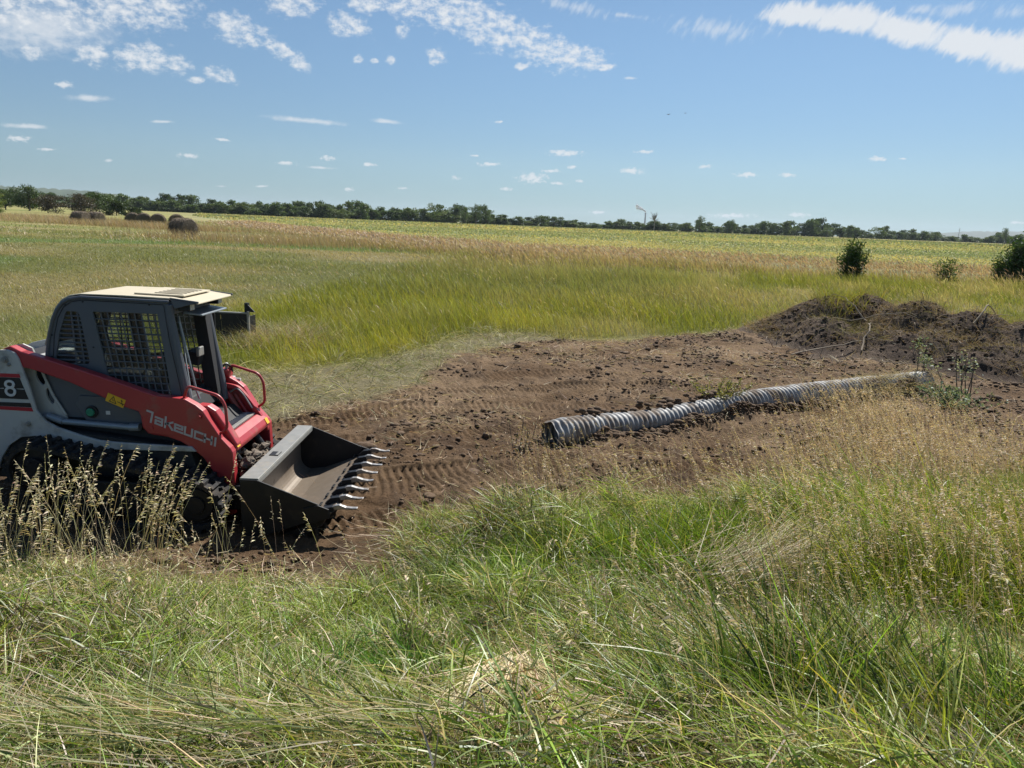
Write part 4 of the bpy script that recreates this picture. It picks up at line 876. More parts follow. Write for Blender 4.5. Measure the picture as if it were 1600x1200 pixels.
            MB().prism([(p[0], p[1]) for p in g2][::-1], .40, .448, holes=[[(p[0], p[1]) for p in hol]]).build('arm_guard', M['red'], R, .012, seg=3)
            tu = MB(); tu.tube([(.82, .425, 1.02), (.96, .425, .78), (1.0, .425, .6)], .03, 12); tu.tube([(.90, .425, 1.0), (1.04, .425, .76)], .018, 10); tu.build('tilt_cylinder', M['red'], R)
            tt = MB(); tt.tube(fillet([(.86, .41, 1.02), (.93, .40, 1.075), (1.0, .39, 1.01), (1.09, .39, .86)], .04), .010, 8); tt.build('steel_pipe', M['steel'], R)
        # side handles
        P = [(p[0], s_*.50, p[1]) for p in KP([(.91, 1.20), (.955, 1.355), (1.235, 1.275), (1.282, 1.19), (1.290, .975), (1.215, .925)], 6.295/6.045)]; P = fillet(P, .045)
        MB().tube(P, .014, 10).build('handrail', M['red'], R, smooth=True)
    # cross member, step, stickers
    cb = MB(); cb.prism([(1.10, .775), (1.13, .80), (1.215, .755), (1.245, .70), (1.235, .655), (1.12, .66)], -.448, .448); cb.build('cross_member', M['red'], R, .012)
    for y in (-.405, .40):
        MB().box(0, .004, y-.033, y+.033, -.032, .032, Matrix.Translation((1.2325, 0, .7275)) @ Matrix.Rotation(rad(-28.6), 4, 'Y')).build('yellow_sticker', M['yellow'], R)
    sp_ = MB(); sp_.box(.80, 1.08, -.325, .40, .79, .80); so_ = sp_.build('step', M['dark'], R, .004)
    sg = MB()
    for k in range(17): y = -.315+.042*k; sg.tube([(.81, y, .806), (1.07, y+.042, .806)], .005, 5)
    for k in range(17): y = -.315+.042*k; sg.tube([(.81, y+.042, .810), (1.07, y, .810)], .005, 5)
    sg.build('step_mesh', M['rod'], so_)
    MB().box(1.07, 1.115, -.325, .40, .79, .812).build('step_edge', M['lip'], so_, .004)
    # lift cylinder each side, hydraulic blocks and hoses
    for s_ in (-1, 1):
        y = s_*.47; k4 = 6.325/5.995; c = MB(); q = [(p[0], y, p[1]) for p in KP([(-.33, 1.03), (-.26, 1.045), (-.135, 1.003), (.45, .972), (.54, .978)], k4)]
        c.tube(q[:3], [.028, .034, .034], 12); c.tube([q[2], q[3]], .028, 14); c.tube([q[3], q[4]], .036, 14)
        c.build('lift_cylinder', M['rod'], R, smooth=False)
    hy = MB(); hy.box(.70, .84, .44, .56, 1.17, 1.25); hy.box(.66, .76, .40, .46, 1.10, 1.18); hyo = hy.build('valve_cover', M['red'], R, .012)
    q = MB(); q.box(.75, .86, .50, .57, 1.04, 1.16); q.tube([(.84, .52, 1.13), (.93, .52, 1.13)], .020, 10); q.tube([(.84, .54, 1.07), (.93, .54, 1.07)], .020, 10); q.tube([(.78, .52, 1.15), (.80, .50, 1.31)], .016, 10); q.build('coupler_block', M['lamp'], R, .006)
    hs = MB(); hs.tube(fillet([(.69, .36, 1.90), (.72, .44, 1.86), (.715, .44, 1.60), (.77, .44, 1.33), (.76, .44, 1.26), (.69, .40, 1.22)], .06), .0105, 8)
    for k in range(3): hs.tube(fillet([(.68, .38+.02*k, 1.17), (.74, .42+.02*k, 1.24), (.80, .47+.02*k, 1.32), (.86, .50, 1.26-.02*k)], .05), .009, 8)
    hs.build('hose', M['dark'], R, smooth=True)
    # quick hitch with caked mud between the arms
    qh = MB(); qh.box(1.36, 1.415, -.58, .58, .10, .46); qh.box(1.05, 1.36, -.55, -.46, .12, .36); qh.box(1.05, 1.36, .46, .55, .12, .36); qh.tube([(1.15, -.30, .62), (1.34, -.30, .30)], .03, 12); qh.tube([(1.10, .30, .66), (1.34, .30, .30)], .035, 12)
    qh.tube([(1.25, -.50, .30), (1.25, .50, .30)], .04, 14); qh.build('quick_hitch', M['black'], R, .008)
    md = bmesh.new()
    for k in range(80):
        r = random.uniform(.015, .05); mm = Matrix.Translation((random.uniform(1.14, 1.36), random.uniform(-.38, .25), random.uniform(.36, .56))) @ Matrix.Diagonal((r, r*random.uniform(.8, 1.5), r*.7, 1))
        bmesh.ops.create_icosphere(md, subdivisions=2, radius=1, matrix=mm)
    for v in md.verts: v.co += Vector([random.uniform(-.012, .012) for _ in range(3)])
    me = bpy.data.meshes.new('caked_mud'); md.to_mesh(me); md.free(); me.materials.append(M['mud']); o = link(bpy.data.objects.new('caked_mud', me)); o.parent = R
    # ---- bucket
    make_bucket(R, 1.42, teeth=True)
    return R

def make_bucket(R, X0, teeth=True, w=.865):
    wm = -w
    B_ = MB()
    out = [(0, .035), (.0, .545), (.155, .545), (.22, .52), (.70, .335), (.725, .27), (.70, .205), (.20, .02), (.06, .0)]
    T = lambda P: [(X0+p[0], p[1]) for p in P]
    for (ya, yb) in ((wm, wm+.014), (w-.014, w)): B_.prism(T(out)[::-1], ya, yb)
    
    # wrapped shell: back, curved heel and floor with thickness
    inn = [(.025, .535)]+[(.025, .20)]+[(.165-.14*math.cos(a), .185-.14*math.sin(a)) for a in np.linspace(.1, 1.35, 7)]+[(.30, .075), (.70, .232), (.745, .248)]
    o2 = [(p[0]-.0, p[1]) for p in inn]; off = []
    for i, p in enumerate(inn):
        a = Vector(inn[max(i-1, 0)]); c = Vector(inn[min(i+1, len(inn)-1)]); d = (c-a).normalized(); n_ = Vector((d.y, -d.x)); off.append((p[0]+n_.x*.014, p[1]+n_.y*.014))
    sh = MB().prism(T(inn+off[::-1]), wm+.016, w-.016); b = sh.build('bucket', M['floorm'], R); B_.lr('side_plate', M['black'], b, .003)
    lp = MB(); lp.prism(T([(-.004, .50), (-.004, .556), (.16, .556), (.165, .538), (.165, .50), (.15, .50), (.15, .54), (.012, .54), (.012, .50)]), wm+.016, w-.016); lpo = lp.build('top_lip', M['lip'], b, .003)
    st = MB(); st.box(X0+.04, X0+.13, -.22, -.10, .5565, .562); st.build('bucket_plate', M['black'], lpo, .002)
    st = MB(); st.box(X0+.10, X0+.125, -.21, -.11, .562, .565); st.build('bucket_plate', M['lip'], lpo)
    ed = MB(); ed.prism(T([(.62, .197), (.80, .268), (.812, .262), (.80, .245), (.63, .178)]), wm+.01, w-.01); ed.build('cutting_edge', M['floorm'], b, .003)
    for (ya, yb) in ((wm-.016, wm-.001), (w+.001, w+.016)):
        sc = MB(); sc.prism(T([(.56, .30), (.69, .335), (.79, .30), (.80, .22), (.62, .155), (.57, .20)][::-1]), ya, yb); sc.build('side_cutter', M['black'], b, .004)
    sk = MB(); sk.prism(T([(.35, .01), (.74, .18), (.70, .10), (.55, .01), (.42, -.02)][::-1]), -.8, -.6); sk.prism(T([(.35, .01), (.74, .18), (.70, .10), (.55, .01), (.42, -.02)][::-1]), .6, .8); sk.lr('wear_shoe', M['black'], b, .004)
    if teeth:
        for k in range(8):
            y = wm+.045+(2*w-.09)*k/7
            s_ = MB(); s_.prism(T([(.68, .245), (.74, .30), (.82, .315), (.83, .265), (.74, .215)][::-1]), y-.03, y+.03); sh_ = s_.build('tooth_adapter', M['black'], b, .006)
            t = MB(); up = [(.79, .300), (.835, .326), (.88, .330), (.94, .312), (1.0, .305), (1.05, .308)]; dn = [(1.05, .298), (.98, .285), (.90, .288), (.83, .278)]
            t.prism(T([(p[0]-.05*(p[0]-.79)+random.uniform(-.004, .004), p[1]+random.uniform(-.003, .003)) for p in up+dn])[::-1], y-.021, y+.021); t.build('tooth', M['steel'], b, .006)
            bh = MB(); 
            for q in (-.045, .045): bh.disc_y(0, 0, 0, .008, .014, 8)
            bl = MB(); 
            for q in (-.05, .0, .05):
                Mx = Matrix.Translation((X0+.64, y+q*.6, .222)); bl.box(-.012, .012, -.012, .012, 0, .012, Mx @ Matrix.Rotation(rad(-21), 4, 'Y'))
            bl.build('edge_bolt', M['dark'], b, .003)
    return b
LOADER = make_loader()

# ------------------------------------------------------------------ corrugated culvert
def pipe_mat():
    m = bpy.data.materials.new('galvanised_pipe'); m.use_nodes = True; T = NT(m.node_tree); b = T.n['Principled BSDF']
    geo = T.add('ShaderNodeNewGeometry').outputs['Position']
    c = T.mix(T.noise(geo, 4, 6), (.23, .24, .25, 1), (.36, .36, .35, 1))
    k = T.sm(T.noise(geo, 2.9, 8, .7), .44, .60); c = T.mix(T.m('MULTIPLY', k, .85), c, (.17, .125, .088, 1))
    T.put(b.inputs['Base Color'], c); b.inputs['Metallic'].default_value = .0; T.put(b.inputs['Roughness'], T.m('ADD', .55, T.m('MULTIPLY', k, .4)))
    return m
M['pipe'] = pipe_mat()
def make_pipe():
    R = empty('culvert_pipe', PIPE_A, 0, 'long grey corrugated culvert pipe lying half sunk in the dirt', 'pipe')
    L = (PIPE_B-PIPE_A).length; pitch = .088; per = 8; n = int(L/pitch*per); seg = 48; V = []; F = []
    for i in range(n+1):
        t = i/n; c = pipe_point(t)-PIPE_A; d = (pipe_point(min(1, t+.01))-pipe_point(max(0, t-.01))).normalized(); up = Vector((0, 0, 1)); s_ = d.cross(up).normalized(); up = s_.cross(d)
        for k in range(seg):
            a = 2*math.pi*k/seg
            ph = 2*math.pi*(t*L/pitch) + a       # helical corrugation
            r = .194 + .0125*math.cos(ph) + .003*math.sin(t*37+2*a) + (-.03*(1-t/.02)*max(0, math.sin(a*1.0+.4))+.012*math.sin(5*a+1) if t < .02 else 0); q_ = math.exp(-((t-.22)/.13)**2); r *= 1-.10*q_; sq = 1-.16*q_ 
            V.append(c + s_*math.cos(a)*r*1.02 + up*math.sin(a)*r*sq)
    for i in range(n):
        for k in range(seg):
            a, b = i*seg+k, i*seg+(k+1) % seg; F.append((a, b, b+seg, a+seg))
    me = bpy.data.meshes.new('pipe_shell'); me.from_pydata([tuple(v) for v in V], [], F); me.polygons.foreach_set('use_smooth', [True]*len(F)); me.materials.append(M['pipe'])
    o = link(bpy.data.objects.new('pipe_shell', me)); o.parent = R
    so_ = o.modifiers.new('wall', 'SOLIDIFY'); so_.thickness = .004; so_.offset = -1
    return R
make_pipe()

# ------------------------------------------------------------------ soil heap, clods, roots
def lumps(name, pts, sizes, m, sub=1, jit=.22, flat=.7, parent=None):
    b = bmesh.new(); bmesh.ops.create_icosphere(b, subdivisions=sub, radius=1); base = np.array([v.co[:] for v in b.verts]); fc = np.array([[v.index for v in f.verts] for f in b.faces]); b.free()
    n = len(pts); k = len(base); D = base[None]*(1+RNG.normal(0, jit, (n, k, 1)))
    sc = sizes[:, None, None]*np.stack([RNG.uniform(.7, 1.4, n), RNG.uniform(.7, 1.3, n), RNG.uniform(.6, 1.1, n)*flat], 1)[:, None]
    V = (D*sc + pts[:, None]).reshape(-1, 3); F = (fc[None]+(np.arange(n)*k)[:, None, None]).reshape(-1, 3)
    return big_mesh(name, V, F, m, smooth=False, parent=parent)
HEAP = [(8.2, 18.8, 0.73, .9, 1.08), (8.9, 20.2, 1.09, 1.4, 1.08), (9.8, 20.0, 1.16, 1.5, 1.17), (10.7, 18.9, 1.12, 1.6, 1.17), (11.6, 17.8, 1.04, 1.6, 1.08), (12.6, 17.2, 0.99, 1.5, 1.08), (13.8, 17.0, 1.01, 1.6, 1.08), (15.2, 17.3, 0.99, 1.6, 1.08),
        (10.2, 17.2, 0.59, 1.6, 0.90), (9.2, 17.8, 0.54, 1.3, 0.90), (11.3, 16.0, 0.54, 1.5, 0.81), (12.8, 15.6, 0.54, 1.5, 0.81), (14.4, 15.6, 0.52, 1.5, 0.81), (16.8, 17.6, 1.00, 1.8, 1.17)]
def heap_h(x, y):
    h = np.zeros(x.shape)
    for (cx, cy, hh, rx, ry) in HEAP: h = np.maximum(h, hh*np.exp(-(((x-cx)/rx)**2+((y-cy)/ry)**2)*1.0))
    e = ss(.02, .25, h)
    r = .30*fbm(x, y, 1.1, 4, 201)+.20*fbm(x, y, 3.0, 5, 203, .6)+.08*np.abs(fbm(x, y, 7, 4, 205))*2
    return h + e*r*.9 - .06*(1-e)
def build_heap():
    st = .03; xs = np.arange(5.2, 18, st); ys = np.arange(13.4, 22.5, st); X, Y = np.meshgrid(xs, ys); x, y = X.ravel(), Y.ravel()
    z = macro(x, y)+heap_h(x, y); nx, ny = len(xs), len(ys)
    i = (np.arange(ny-1)[:, None]*nx+np.arange(nx-1)[None]).ravel(); F = np.stack([i, i+1, i+1+nx, i+nx], 1)
    hh = heap_h(x, y); keep = hh[F].max(1) > -.045; F = F[keep]
    used = np.unique(F); re = np.zeros(nx*ny, int); re[used] = np.arange(len(used)); F = re[F]; x, y, z = x[used], y[used], z[used]
    n = ss(-.2, .3, fbm(x, y, 1.3, 4, 211))[:, None]; col = np.array([.06, .042, .032])*(1-n)+np.array([.12, .088, .065])*n
    o = big_mesh('soil_heap', np.stack([x, y, z], 1), F, M['ground'], col, smooth=True)
    tag(o, 'long dark heap of dug soil and torn roots along the far side of the dirt', 'soil heap')
    return o
HEAP_O = build_heap()
def hh2(x, y): return macro(x, y)+np.maximum(heap_h(x, y), -.02)
def heap_dressing():
    # clods
    n = 70000; x = RNG.uniform(-4, 15, n); y = 5.3+16.7*RNG.random(n)**1.4; k = (dirt_w(x, y) > .5) & (RNG.random(n) < np.clip(.30+2.4*fbm(x, y, .9, 3, 221), .05, 1)); k &= ~((x < -1.2) & (y > 5.7) & (y < 7.9)); x, y = x[k], y[k]
    kp = np.ones(len(x), bool)
    for p in PATHS[:9]: kp &= (polydist(p, x, y, False)[0] > .2) | (RNG.random(len(x)) < .12)
    x, y = x[kp], y[kp]; s = np.exp(RNG.normal(-4.6, .5, len(x)))*(1+.04*y); z = height(x, y)+s*.3
    P = [np.stack([x, y, z], 1)]; SZ = [s]
    n = 6000; x = RNG.uniform(6, 17, n); y = RNG.uniform(14, 22, n); k = heap_h(x, y) > .08; x, y = x[k], y[k]; s = np.exp(RNG.normal(-3.8, .45, len(x))); P.append(np.stack([x, y, hh2(x, y)+s*.25], 1)); SZ.append(s)
    for (a, b, c) in [(.15, 8.75, .05), (-1.0, 8.9, .05), (.0, 7.4, .06), (.9, 8.05, .07)]: P.append(np.array([[a, b, hz(a, b)+.02]])); SZ.append(np.array([c]))
    # lumps tipped on and against the pipe
    for t, sz in [(.06, .07), (.085, .08), (.10, .07), (.13, .06), (.16, .05), (.20, .07), (.23, .08), (.25, .09), (.28, .07), (.31, .06), (.34, .08), (.36, .09), (.39, .08), (.62, .05), (.70, .05), (.78, .06), (.84, .05), (.90, .05)]:
        for q in range(5):
            p = pipe_point(min(1, t+random.uniform(-.01, .01))); P.append(np.array([[p.x-.05+random.uniform(-.1, .06), p.y+.10+random.uniform(-.1, .12), p.z+.19+random.uniform(-.05, .05)]])); SZ.append(np.array([sz*random.uniform(.5, 1)]))
    o = lumps('soil_clods', np.concatenate(P), np.concatenate(SZ), M['clod'], 1, .15); tag(o, kind='stuff')
    n = 2600; x = RNG.uniform(-4, 14, n); y = RNG.uniform(6.5, 21, n); k = (dirt_w(x, y) > .7) & (fbm(x, y, .55, 4, 225) > .04) & ~((x < -1.0) & (y < 8.2)); x, y = x[k], y[k]; s = np.exp(RNG.normal(-3.2, .35, len(x)))
    o2 = lumps('sod_lumps', np.stack([x, y, height(x, y)+s*.1], 1), s, M['clod'], 2, .16, .5); tag(o2, kind='stuff')
    # soil banked along the pipe's near and far side
    n = 3600; t = RNG.random(n); side = RNG.choice([-1, 1], n, p=[.6, .4]); A = np.array([pipe_point(v)[:] for v in t]); d = (PIPE_B-PIPE_A).normalized(); nrm = np.array([-d.y, d.x, 0])
    off = side*(.20+np.abs(RNG.normal(0, .09, n))); amt = np.clip(.5+2.6*fbm(t*9, t*0, 1, 3, 231)+.4*np.exp(-((t-.42)/.05)**2)+.4*np.exp(-((t-.85)/.08)**2), 0, 1.3)
    x = A[:, 0]+nrm[0]*off; y = A[:, 1]+nrm[1]*off; z = height(x, y)+(amt*.09)*np.clip(1.2-(np.abs(off)-.2)/.22, 0, 1)*RNG.random(n); s = np.exp(RNG.normal(-3.8, .4, n))
    o = lumps('loose_soil', np.stack([x, y, z], 1), s, M['clod'], 1, .15); tag(o, kind='stuff')
    # straw, roots and torn turf over the heap
    bl = Blades()
    n = 60000; x = RNG.uniform(6.6, 17.5, n); y = RNG.uniform(13.6, 22.4, n); k = (heap_h(x, y) > .03) & (RNG.random(n) < np.clip(.45+2.4*fbm(x, y, .9, 4, 241)+.35*ss(18.5, 21, y+.25*(x-8)), .05, 1)); x, y = x[k], y[k]; n = len(x)
    D, a = dirs(n, np.abs(RNG.normal(1.15, .35, n))); P_ = np.stack([x, y, hh2(x, y)], 1); B = RNG.normal(0, .25, (n, 3)); g = .6*ss(.0, .25, fbm(x, y, .6, 3, 243)+.10*ss(9, 13, x))[:, None]
    c = np.array([.34, .26, .165])*(1-g)+np.array([.20, .23, .07])*g
    bl.add(P_, D, B, RNG.uniform(.08, .40, n), RNG.uniform(.004, .009, n), vary(c*.7, n, .3), vary(c, n, .3), 3)
    n = 12000; x = RNG.uniform(8.5, 19, n); y = RNG.uniform(17.5, 23, n); k = (fbm(x, y, .9, 3, 247) > -.06) & (y > 19.3+.1*(x-9)-1.6*ss(11, 14, x)); x, y = x[k], y[k]; n = len(x)
    put(bl, x, y, RNG.uniform(.25, .65, n), RNG.uniform(.008, .014, n), zone_col(x, y), .35, .2, None, 1, .5, 3, z=hh2(x, y))
    bl.build('torn_turf', M['dry'])
    for (x0, y0, x1, y1) in [(8.2, 19.4, 10.3, 18.2), (8.4, 16.9, 9.2, 18.3), (6.6, 16.7, 8.8, 17.3), (11.2, 17.4, 12.4, 18.2), (9.4, 18.9, 8.9, 20.2)]:
        P_ = []; rt = MB()
        for k in range(9):
            t = k/8; xx, yy = x0+(x1-x0)*t+random.uniform(-.05, .05), y0+(y1-y0)*t+random.uniform(-.05, .05); P_.append((xx, yy, float(hh2(np.array([xx]), np.array([yy]))[0])+.06+.16*math.sin(math.pi*t)))
        rt.tube(P_, [.022*(1-.6*k/8) for k in range(9)], 7); rt.build('torn_root', M['root'], HEAP_O)
    for k in range(70):
        xx, yy = random.uniform(6.6, 14), random.uniform(15, 20.5); z0 = float(hh2(np.array([xx]), np.array([yy]))[0]); a = random.uniform(0, 6.3); l = random.uniform(.15, .5); zz = random.uniform(.05, .3); rt = MB()
        rt.tube([(xx, yy, z0-.02), (xx+l*.5*math.cos(a), yy+l*.5*math.sin(a), z0+zz), (xx+l*math.cos(a+.4), yy+l*math.sin(a+.4), z0+zz*.9)], [.009, .007, .004], 5); rt.build('twig', M['root'], HEAP_O)
heap_dressing()

# ------------------------------------------------------------------ leafy plants
def leaf_cloud(pts, size, col, bl, flat=0, nrm=None, amt=.22):
    n = len(pts); D, a = dirs(n, np.abs(RNG.normal(1.0, .5, n))); B = np.stack([0*a, 0*a, -.2+0*a], 1)
    bl.add(pts, D, B, size*RNG.uniform(.7, 1.4, n), size*RNG.uniform(.5, .8, n), vary(col, n, amt), vary(np.array(col)*1.1, n, amt), 2, belly=1, flat=flat)
def shoot_bush(name, loc, h, w, nshoot, nleaf, lsize, col, label, cat='bush', group=None, dens=1.0, lean=.35, bare=0):
    R = empty(name, loc, random.uniform(0, 6), label, cat, group); st = MB(); bl = Blades(); pts = []
    for k in range(nshoot):
        a = random.uniform(0, 6.283); ln = abs(random.gauss(0, lean)); l = h*random.uniform(.6, 1.05)*(1-.25*ln); P = []; x = random.gauss(0, w*.12); y = random.gauss(0, w*.12)
        for j in range(6):
            t = j/5; P.append((x+math.cos(a)*math.sin(ln)*l*t*(1.25-.35*t)*w/h*1.5, y+math.sin(a)*math.sin(ln)*l*t*(1.25-.35*t)*w/h*1.5, l*t-.03))
        st.tube(P, [.012*h*(1-.8*j/5)+.002 for j in range(6)], 5)
        for j in range(nleaf):
            t = random.uniform(bare, 1)**.8; i = min(4, int(t*5)); f = t*5-i; q = [P[i][c]*(1-f)+P[i+1][c]*f for c in range(3)]; s_ = .10*h*(1.1-.6*t)
            pts.append([q[0]+random.gauss(0, s_), q[1]+random.gauss(0, s_), q[2]+random.gauss(0, s_*.8)])
    pts = np.array(pts); pts[:, 2] = np.maximum(pts[:, 2], .05)
    leaf_cloud(pts, lsize, col, bl)
    st.build('stem', M['bark'], R); bl.build('foliage', M['leaf'], parent=R); return R
shoot_bush('bush', (16.7, 36.0, hz(16.7, 36.0)-.05), 2.0, 1.0, 46, 110, .105, (.055, .095, .02), 'dark green rounded bush standing alone at the edge of the crop behind the soil heap')
shoot_bush('sapling', (20.6, 34.6, hz(20.6, 34.6)-.05), 1.6, .8, 14, 75, .085, (.085, .13, .03), 'small thin sapling between the rounded bush and the bushes at the right edge', 'sapling', lean=.3)
shoot_bush('bush', (23.9, 35.6, hz(23.9, 35.6)-.05), 1.6, .9, 20, 100, .10, (.06, .105, .022), 'lower bush left of the taller one at the right edge of the photo')
shoot_bush('bush', (25.0, 35.8, hz(25.0, 35.8)-.05), 2.5, 1.4, 46, 120, .115, (.055, .10, .025), 'tall dark bush at the right edge of the photo before the crop')
shoot_bush('weed', (7.7, 12.2, hz(7.7, 12.2)), .42, 1.0, 40, 26, .05, (.17, .22, .13), 'low grey green weed clump beside the far end of the culvert pipe', 'weed', lean=.6)
shoot_bush('weed', (8.4, 12.9, hz(8.4, 12.9)), .95, .8, 7, 18, .05, (.30, .33, .24), 'pale bare stemmed weed sticking up between pipe end and soil heap', 'weed', lean=.5, bare=.6)
shoot_bush('weed', (8.0, 13.7, hz(8.0, 13.7)), 1.1, .5, 3, 60, .05, (.22, .26, .16), 'leaning silvery weed against the foot of the soil heap', 'weed', lean=.3, bare=.7)
shoot_bush('weed', (3.3, 10.95, hz(3.3, 10.95)+.1), .36, .8, 30, 26, .035, (.22, .22, .07), 'yellow green turf clump lodged against the middle of the culvert pipe', 'turf clump', lean=.7)
shoot_bush('weed', (.15, 8.6, hz(.15, 8.6)), .5, .35, 9, 10, .025, (.30, .24, .14), 'dry brown weed stems before the open end of the culvert pipe', 'weed', lean=.35)
shoot_bush('weed', (.35, 7.15, hz(.35, 7.15)), .16, .3, 8, 14, .03, (.14, .24, .04), 'tiny bright green seedling in the dirt right of the loader bucket', 'seedling', lean=.6)

# ------------------------------------------------------------------ trees
def tree_mesh(seed, h, spread, nl, lsize, col, trunk=.12, clump=9, open_=.0, low=.08):
    rr = random.Random(seed); st = MB(); bl = Blades(); pts = []
    limbs = []
    st.tube([(0, 0, -.3), (rr.uniform(-.1, .1), rr.uniform(-.1, .1), h*.35), (rr.uniform(-.3, .3), rr.uniform(-.3, .3), h*.72)], [.03*h, .022*h, .008*h], 7)
    for k in range(clump):
        a = rr.uniform(0, 6.283); zt = h*(low+.14+(1-low-.22)*((k+rr.random())/clump)); fr = 1-abs((zt/h-.5)*1.25)**2
        r = spread*max(.25, fr)*rr.uniform(.3, .95); c = (r*math.cos(a), r*math.sin(a), zt); st.tube([(0, 0, max(.2, zt*.55)), (c[0]*.6, c[1]*.6, zt*.85), c], [.011*h, .007*h, .003*h], 5)
        limbs.append((c, spread*rr.uniform(.34, .6), h*rr.uniform(.10, .19)))
    limbs.append(((rr.uniform(-.1, .1)*spread, 0, h*.88), spread*.4, h*.14)); limbs.append(((0, 0, h*.5), spread*.55, h*.26))
    per = nl//len(limbs)
    for (c, r, rz) in limbs:
        v = unit(RNG.normal(size=(per, 3)))*(RNG.random((per, 1))**.45); pts.append(v*np.array([r, r, rz])+np.array(c))
    pts = np.concatenate(pts); pts[:, 2] = np.maximum(pts[:, 2], h*.03); pts += RNG.normal(0, .03*h, pts.shape)*.5
    leaf_cloud(pts, lsize, col, bl, amt=.25)
    return st, bl
def tree(name, seed, loc, h, spread, nl, lsize, col, label, cat='tree', group=None, **kw):
    R = empty(name, loc, 0, label, cat, group); st, bl = tree_mesh(seed, h, spread, nl, lsize, col, **kw); st.build('trunk', M['bark'], R); bl.build('crown', M['leaf'], parent=R); return R
def flat_z(x, y): return float(macro(np.array([float(x)]), np.array([float(y)]))[0])
DG = (.078, .118, .04)
# px (1600 wide) -> azimuth at ground
def az(px): return math.atan2((px-809.6)*math.cos(rad(12.74)), 1110)
def belt():
    protos = [tree('belt_tree', 300+k, (0, 0, 0), 1.0, [.55, .50, .46, .60, .52, .48, .56, .44][k], 1500, .085, [DG, (.09, .135, .04), (.066, .102, .04), (.10, .14, .042)][k % 4],
              'dark green tree in the unbroken tree belt on the horizon', 'tree', 'trees of the belt on the horizon', low=-.1, clump=11) for k in range(8)]
    hp = [(-60, 24), (0, 23), (60, 22), (110, 22), (150, 23), (230, 25), (300, 24), (360, 23), (450, 27), (520, 22), (560, 25), (620, 25), (680, 24), (720, 26), (765, 24), (780, 17), (850, 17), (900, 15), (935, 9), (960, 14), (1000, 15), (1060, 15), (1080, 19), (1100, 21), (1115, 16), (1140, 20), (1155, 16),
          (1190, 20), (1215, 25), (1250, 26), (1280, 26), (1310, 20), (1360, 17), (1395, 18), (1420, 15), (1480, 14), (1520, 11), (1545, 10), (1560, 18), (1575, 24), (1600, 16), (1680, 16)]
    n = 0
    for row, step in ((0, 11.2), (1, 14.0)):
        px = -40
        while px < 1650:
            D = (430 if px < 500 else 430+(px-500)*.18) + row*16 + random.uniform(-6, 6); hpx = np.interp(px, [p[0] for p in hp], [p[1] for p in hp])
            a = az(px+random.uniform(-3, 3)); x, y = D*math.tan(a), D
            h = hpx*D/1110*random.choice([.5, .62, .74, .82, .88, .95, 1.12])*(1.0 if row else .88)
            o = protos[n] if n < 8 else copy_tree(protos[random.randrange(8)])
            wd = max(h*random.uniform(.8, 1.1), 10.0 if row == 0 else 8.5)
            o.location = (x, y, flat_z(x, y)-.3); o.scale = (wd, wd, h); o.rotation_euler = (0, 0, random.uniform(0, 6.283)); n += 1
            px += step*random.uniform(.85, 1.15)
    return n
NB = belt()
def px_tree(px, D, hpx, seed, label, col=DG, spread=.34, nl=2600, **kw):
    a = az(px); x, y = D*math.tan(a), D; h = hpx*D/1110
    return tree('tree', seed, (x, y, flat_z(x, y)-.2), h, h*spread, nl, h*.045, col, label, **kw)
px_tree(727, 415, 26, 51, 'left tree of the tall trio rising above the middle of the belt', clump=7, spread=.30, nl=1100)
px_tree(743, 412, 31, 52, 'tallest tree of the trio rising above the middle of the belt', clump=7, spread=.28, nl=1200)
px_tree(759, 414, 29, 53, 'right tree of the trio rising above the middle of the belt', clump=7, spread=.28, nl=1100)
px_tree(1093, 520, 25, 54, 'lone taller tree in the belt right of the smokestack', spread=.34, nl=1100)
px_tree(1143, 520, 21, 55, 'narrow upright tree in the belt between two lower stretches', spread=.26, nl=900)
px_tree(1571, 480, 24, 56, 'taller tree near the right end of the belt before the blue hill', spread=.36, nl=1300)
px_tree(1292, 520, 19, 57, 'tree with a split crown right of the dense part of the belt', spread=.34, nl=900)
# left edge: nearer trees and the brown shrubs
tree('tree', 61, (-131, 195, flat_z(-131, 195)-.2), 6.6, 4.0, 3600, .36, (.06, .095, .028), 'dark round tree behind the light green sapling at the left edge', low=.02, clump=12)
tree('tree', 62, (-141, 200, flat_z(-141, 200)-.2), 5.5, 3.8, 2400, .36, (.05, .08, .022), 'lower dark tree at the left edge of the photo', low=.0, clump=9)
tree('tree', 66, (-118, 205, flat_z(-118, 205)-.2), 5.6, 4.6, 2600, .36, (.05, .085, .022), 'low spreading green tree left of the brown thicket', low=.0, clump=9)
tree('young_tree', 63, (-80.5, 112, flat_z(-80.5, 112)-.1), 3.6, 1.6, 2400, .16, (.12, .155, .035), 'light green young tree at the left edge before the dark tree', 'tree', low=.05, clump=9)
for k, (x, y, h, s_, c, lb) in enumerate([(-110, 170, 4.4, 3.6, (.062, .056, .036), 'left of the two brown leafed shrubs in the thicket beyond the bales'), (-101, 168, 4.7, 4.0, (.066, .058, .038), 'taller right one of the brown leafed shrubs beyond the bales'),
                                         (-95, 172, 3.6, 2.6, (.05, .075, .024), 'green shrub joined to the right end of the brown thicket'), (-90.5, 171, 2.2, 2.2, (.055, .08, .025), 'lowest dark green shrub at the right end of the brown thicket')]):
    tree('shrub', 70+k, (x, y, flat_z(x, y)-.2), h, s_, 3200, .28, c, lb, 'shrub', low=.0, clump=11)
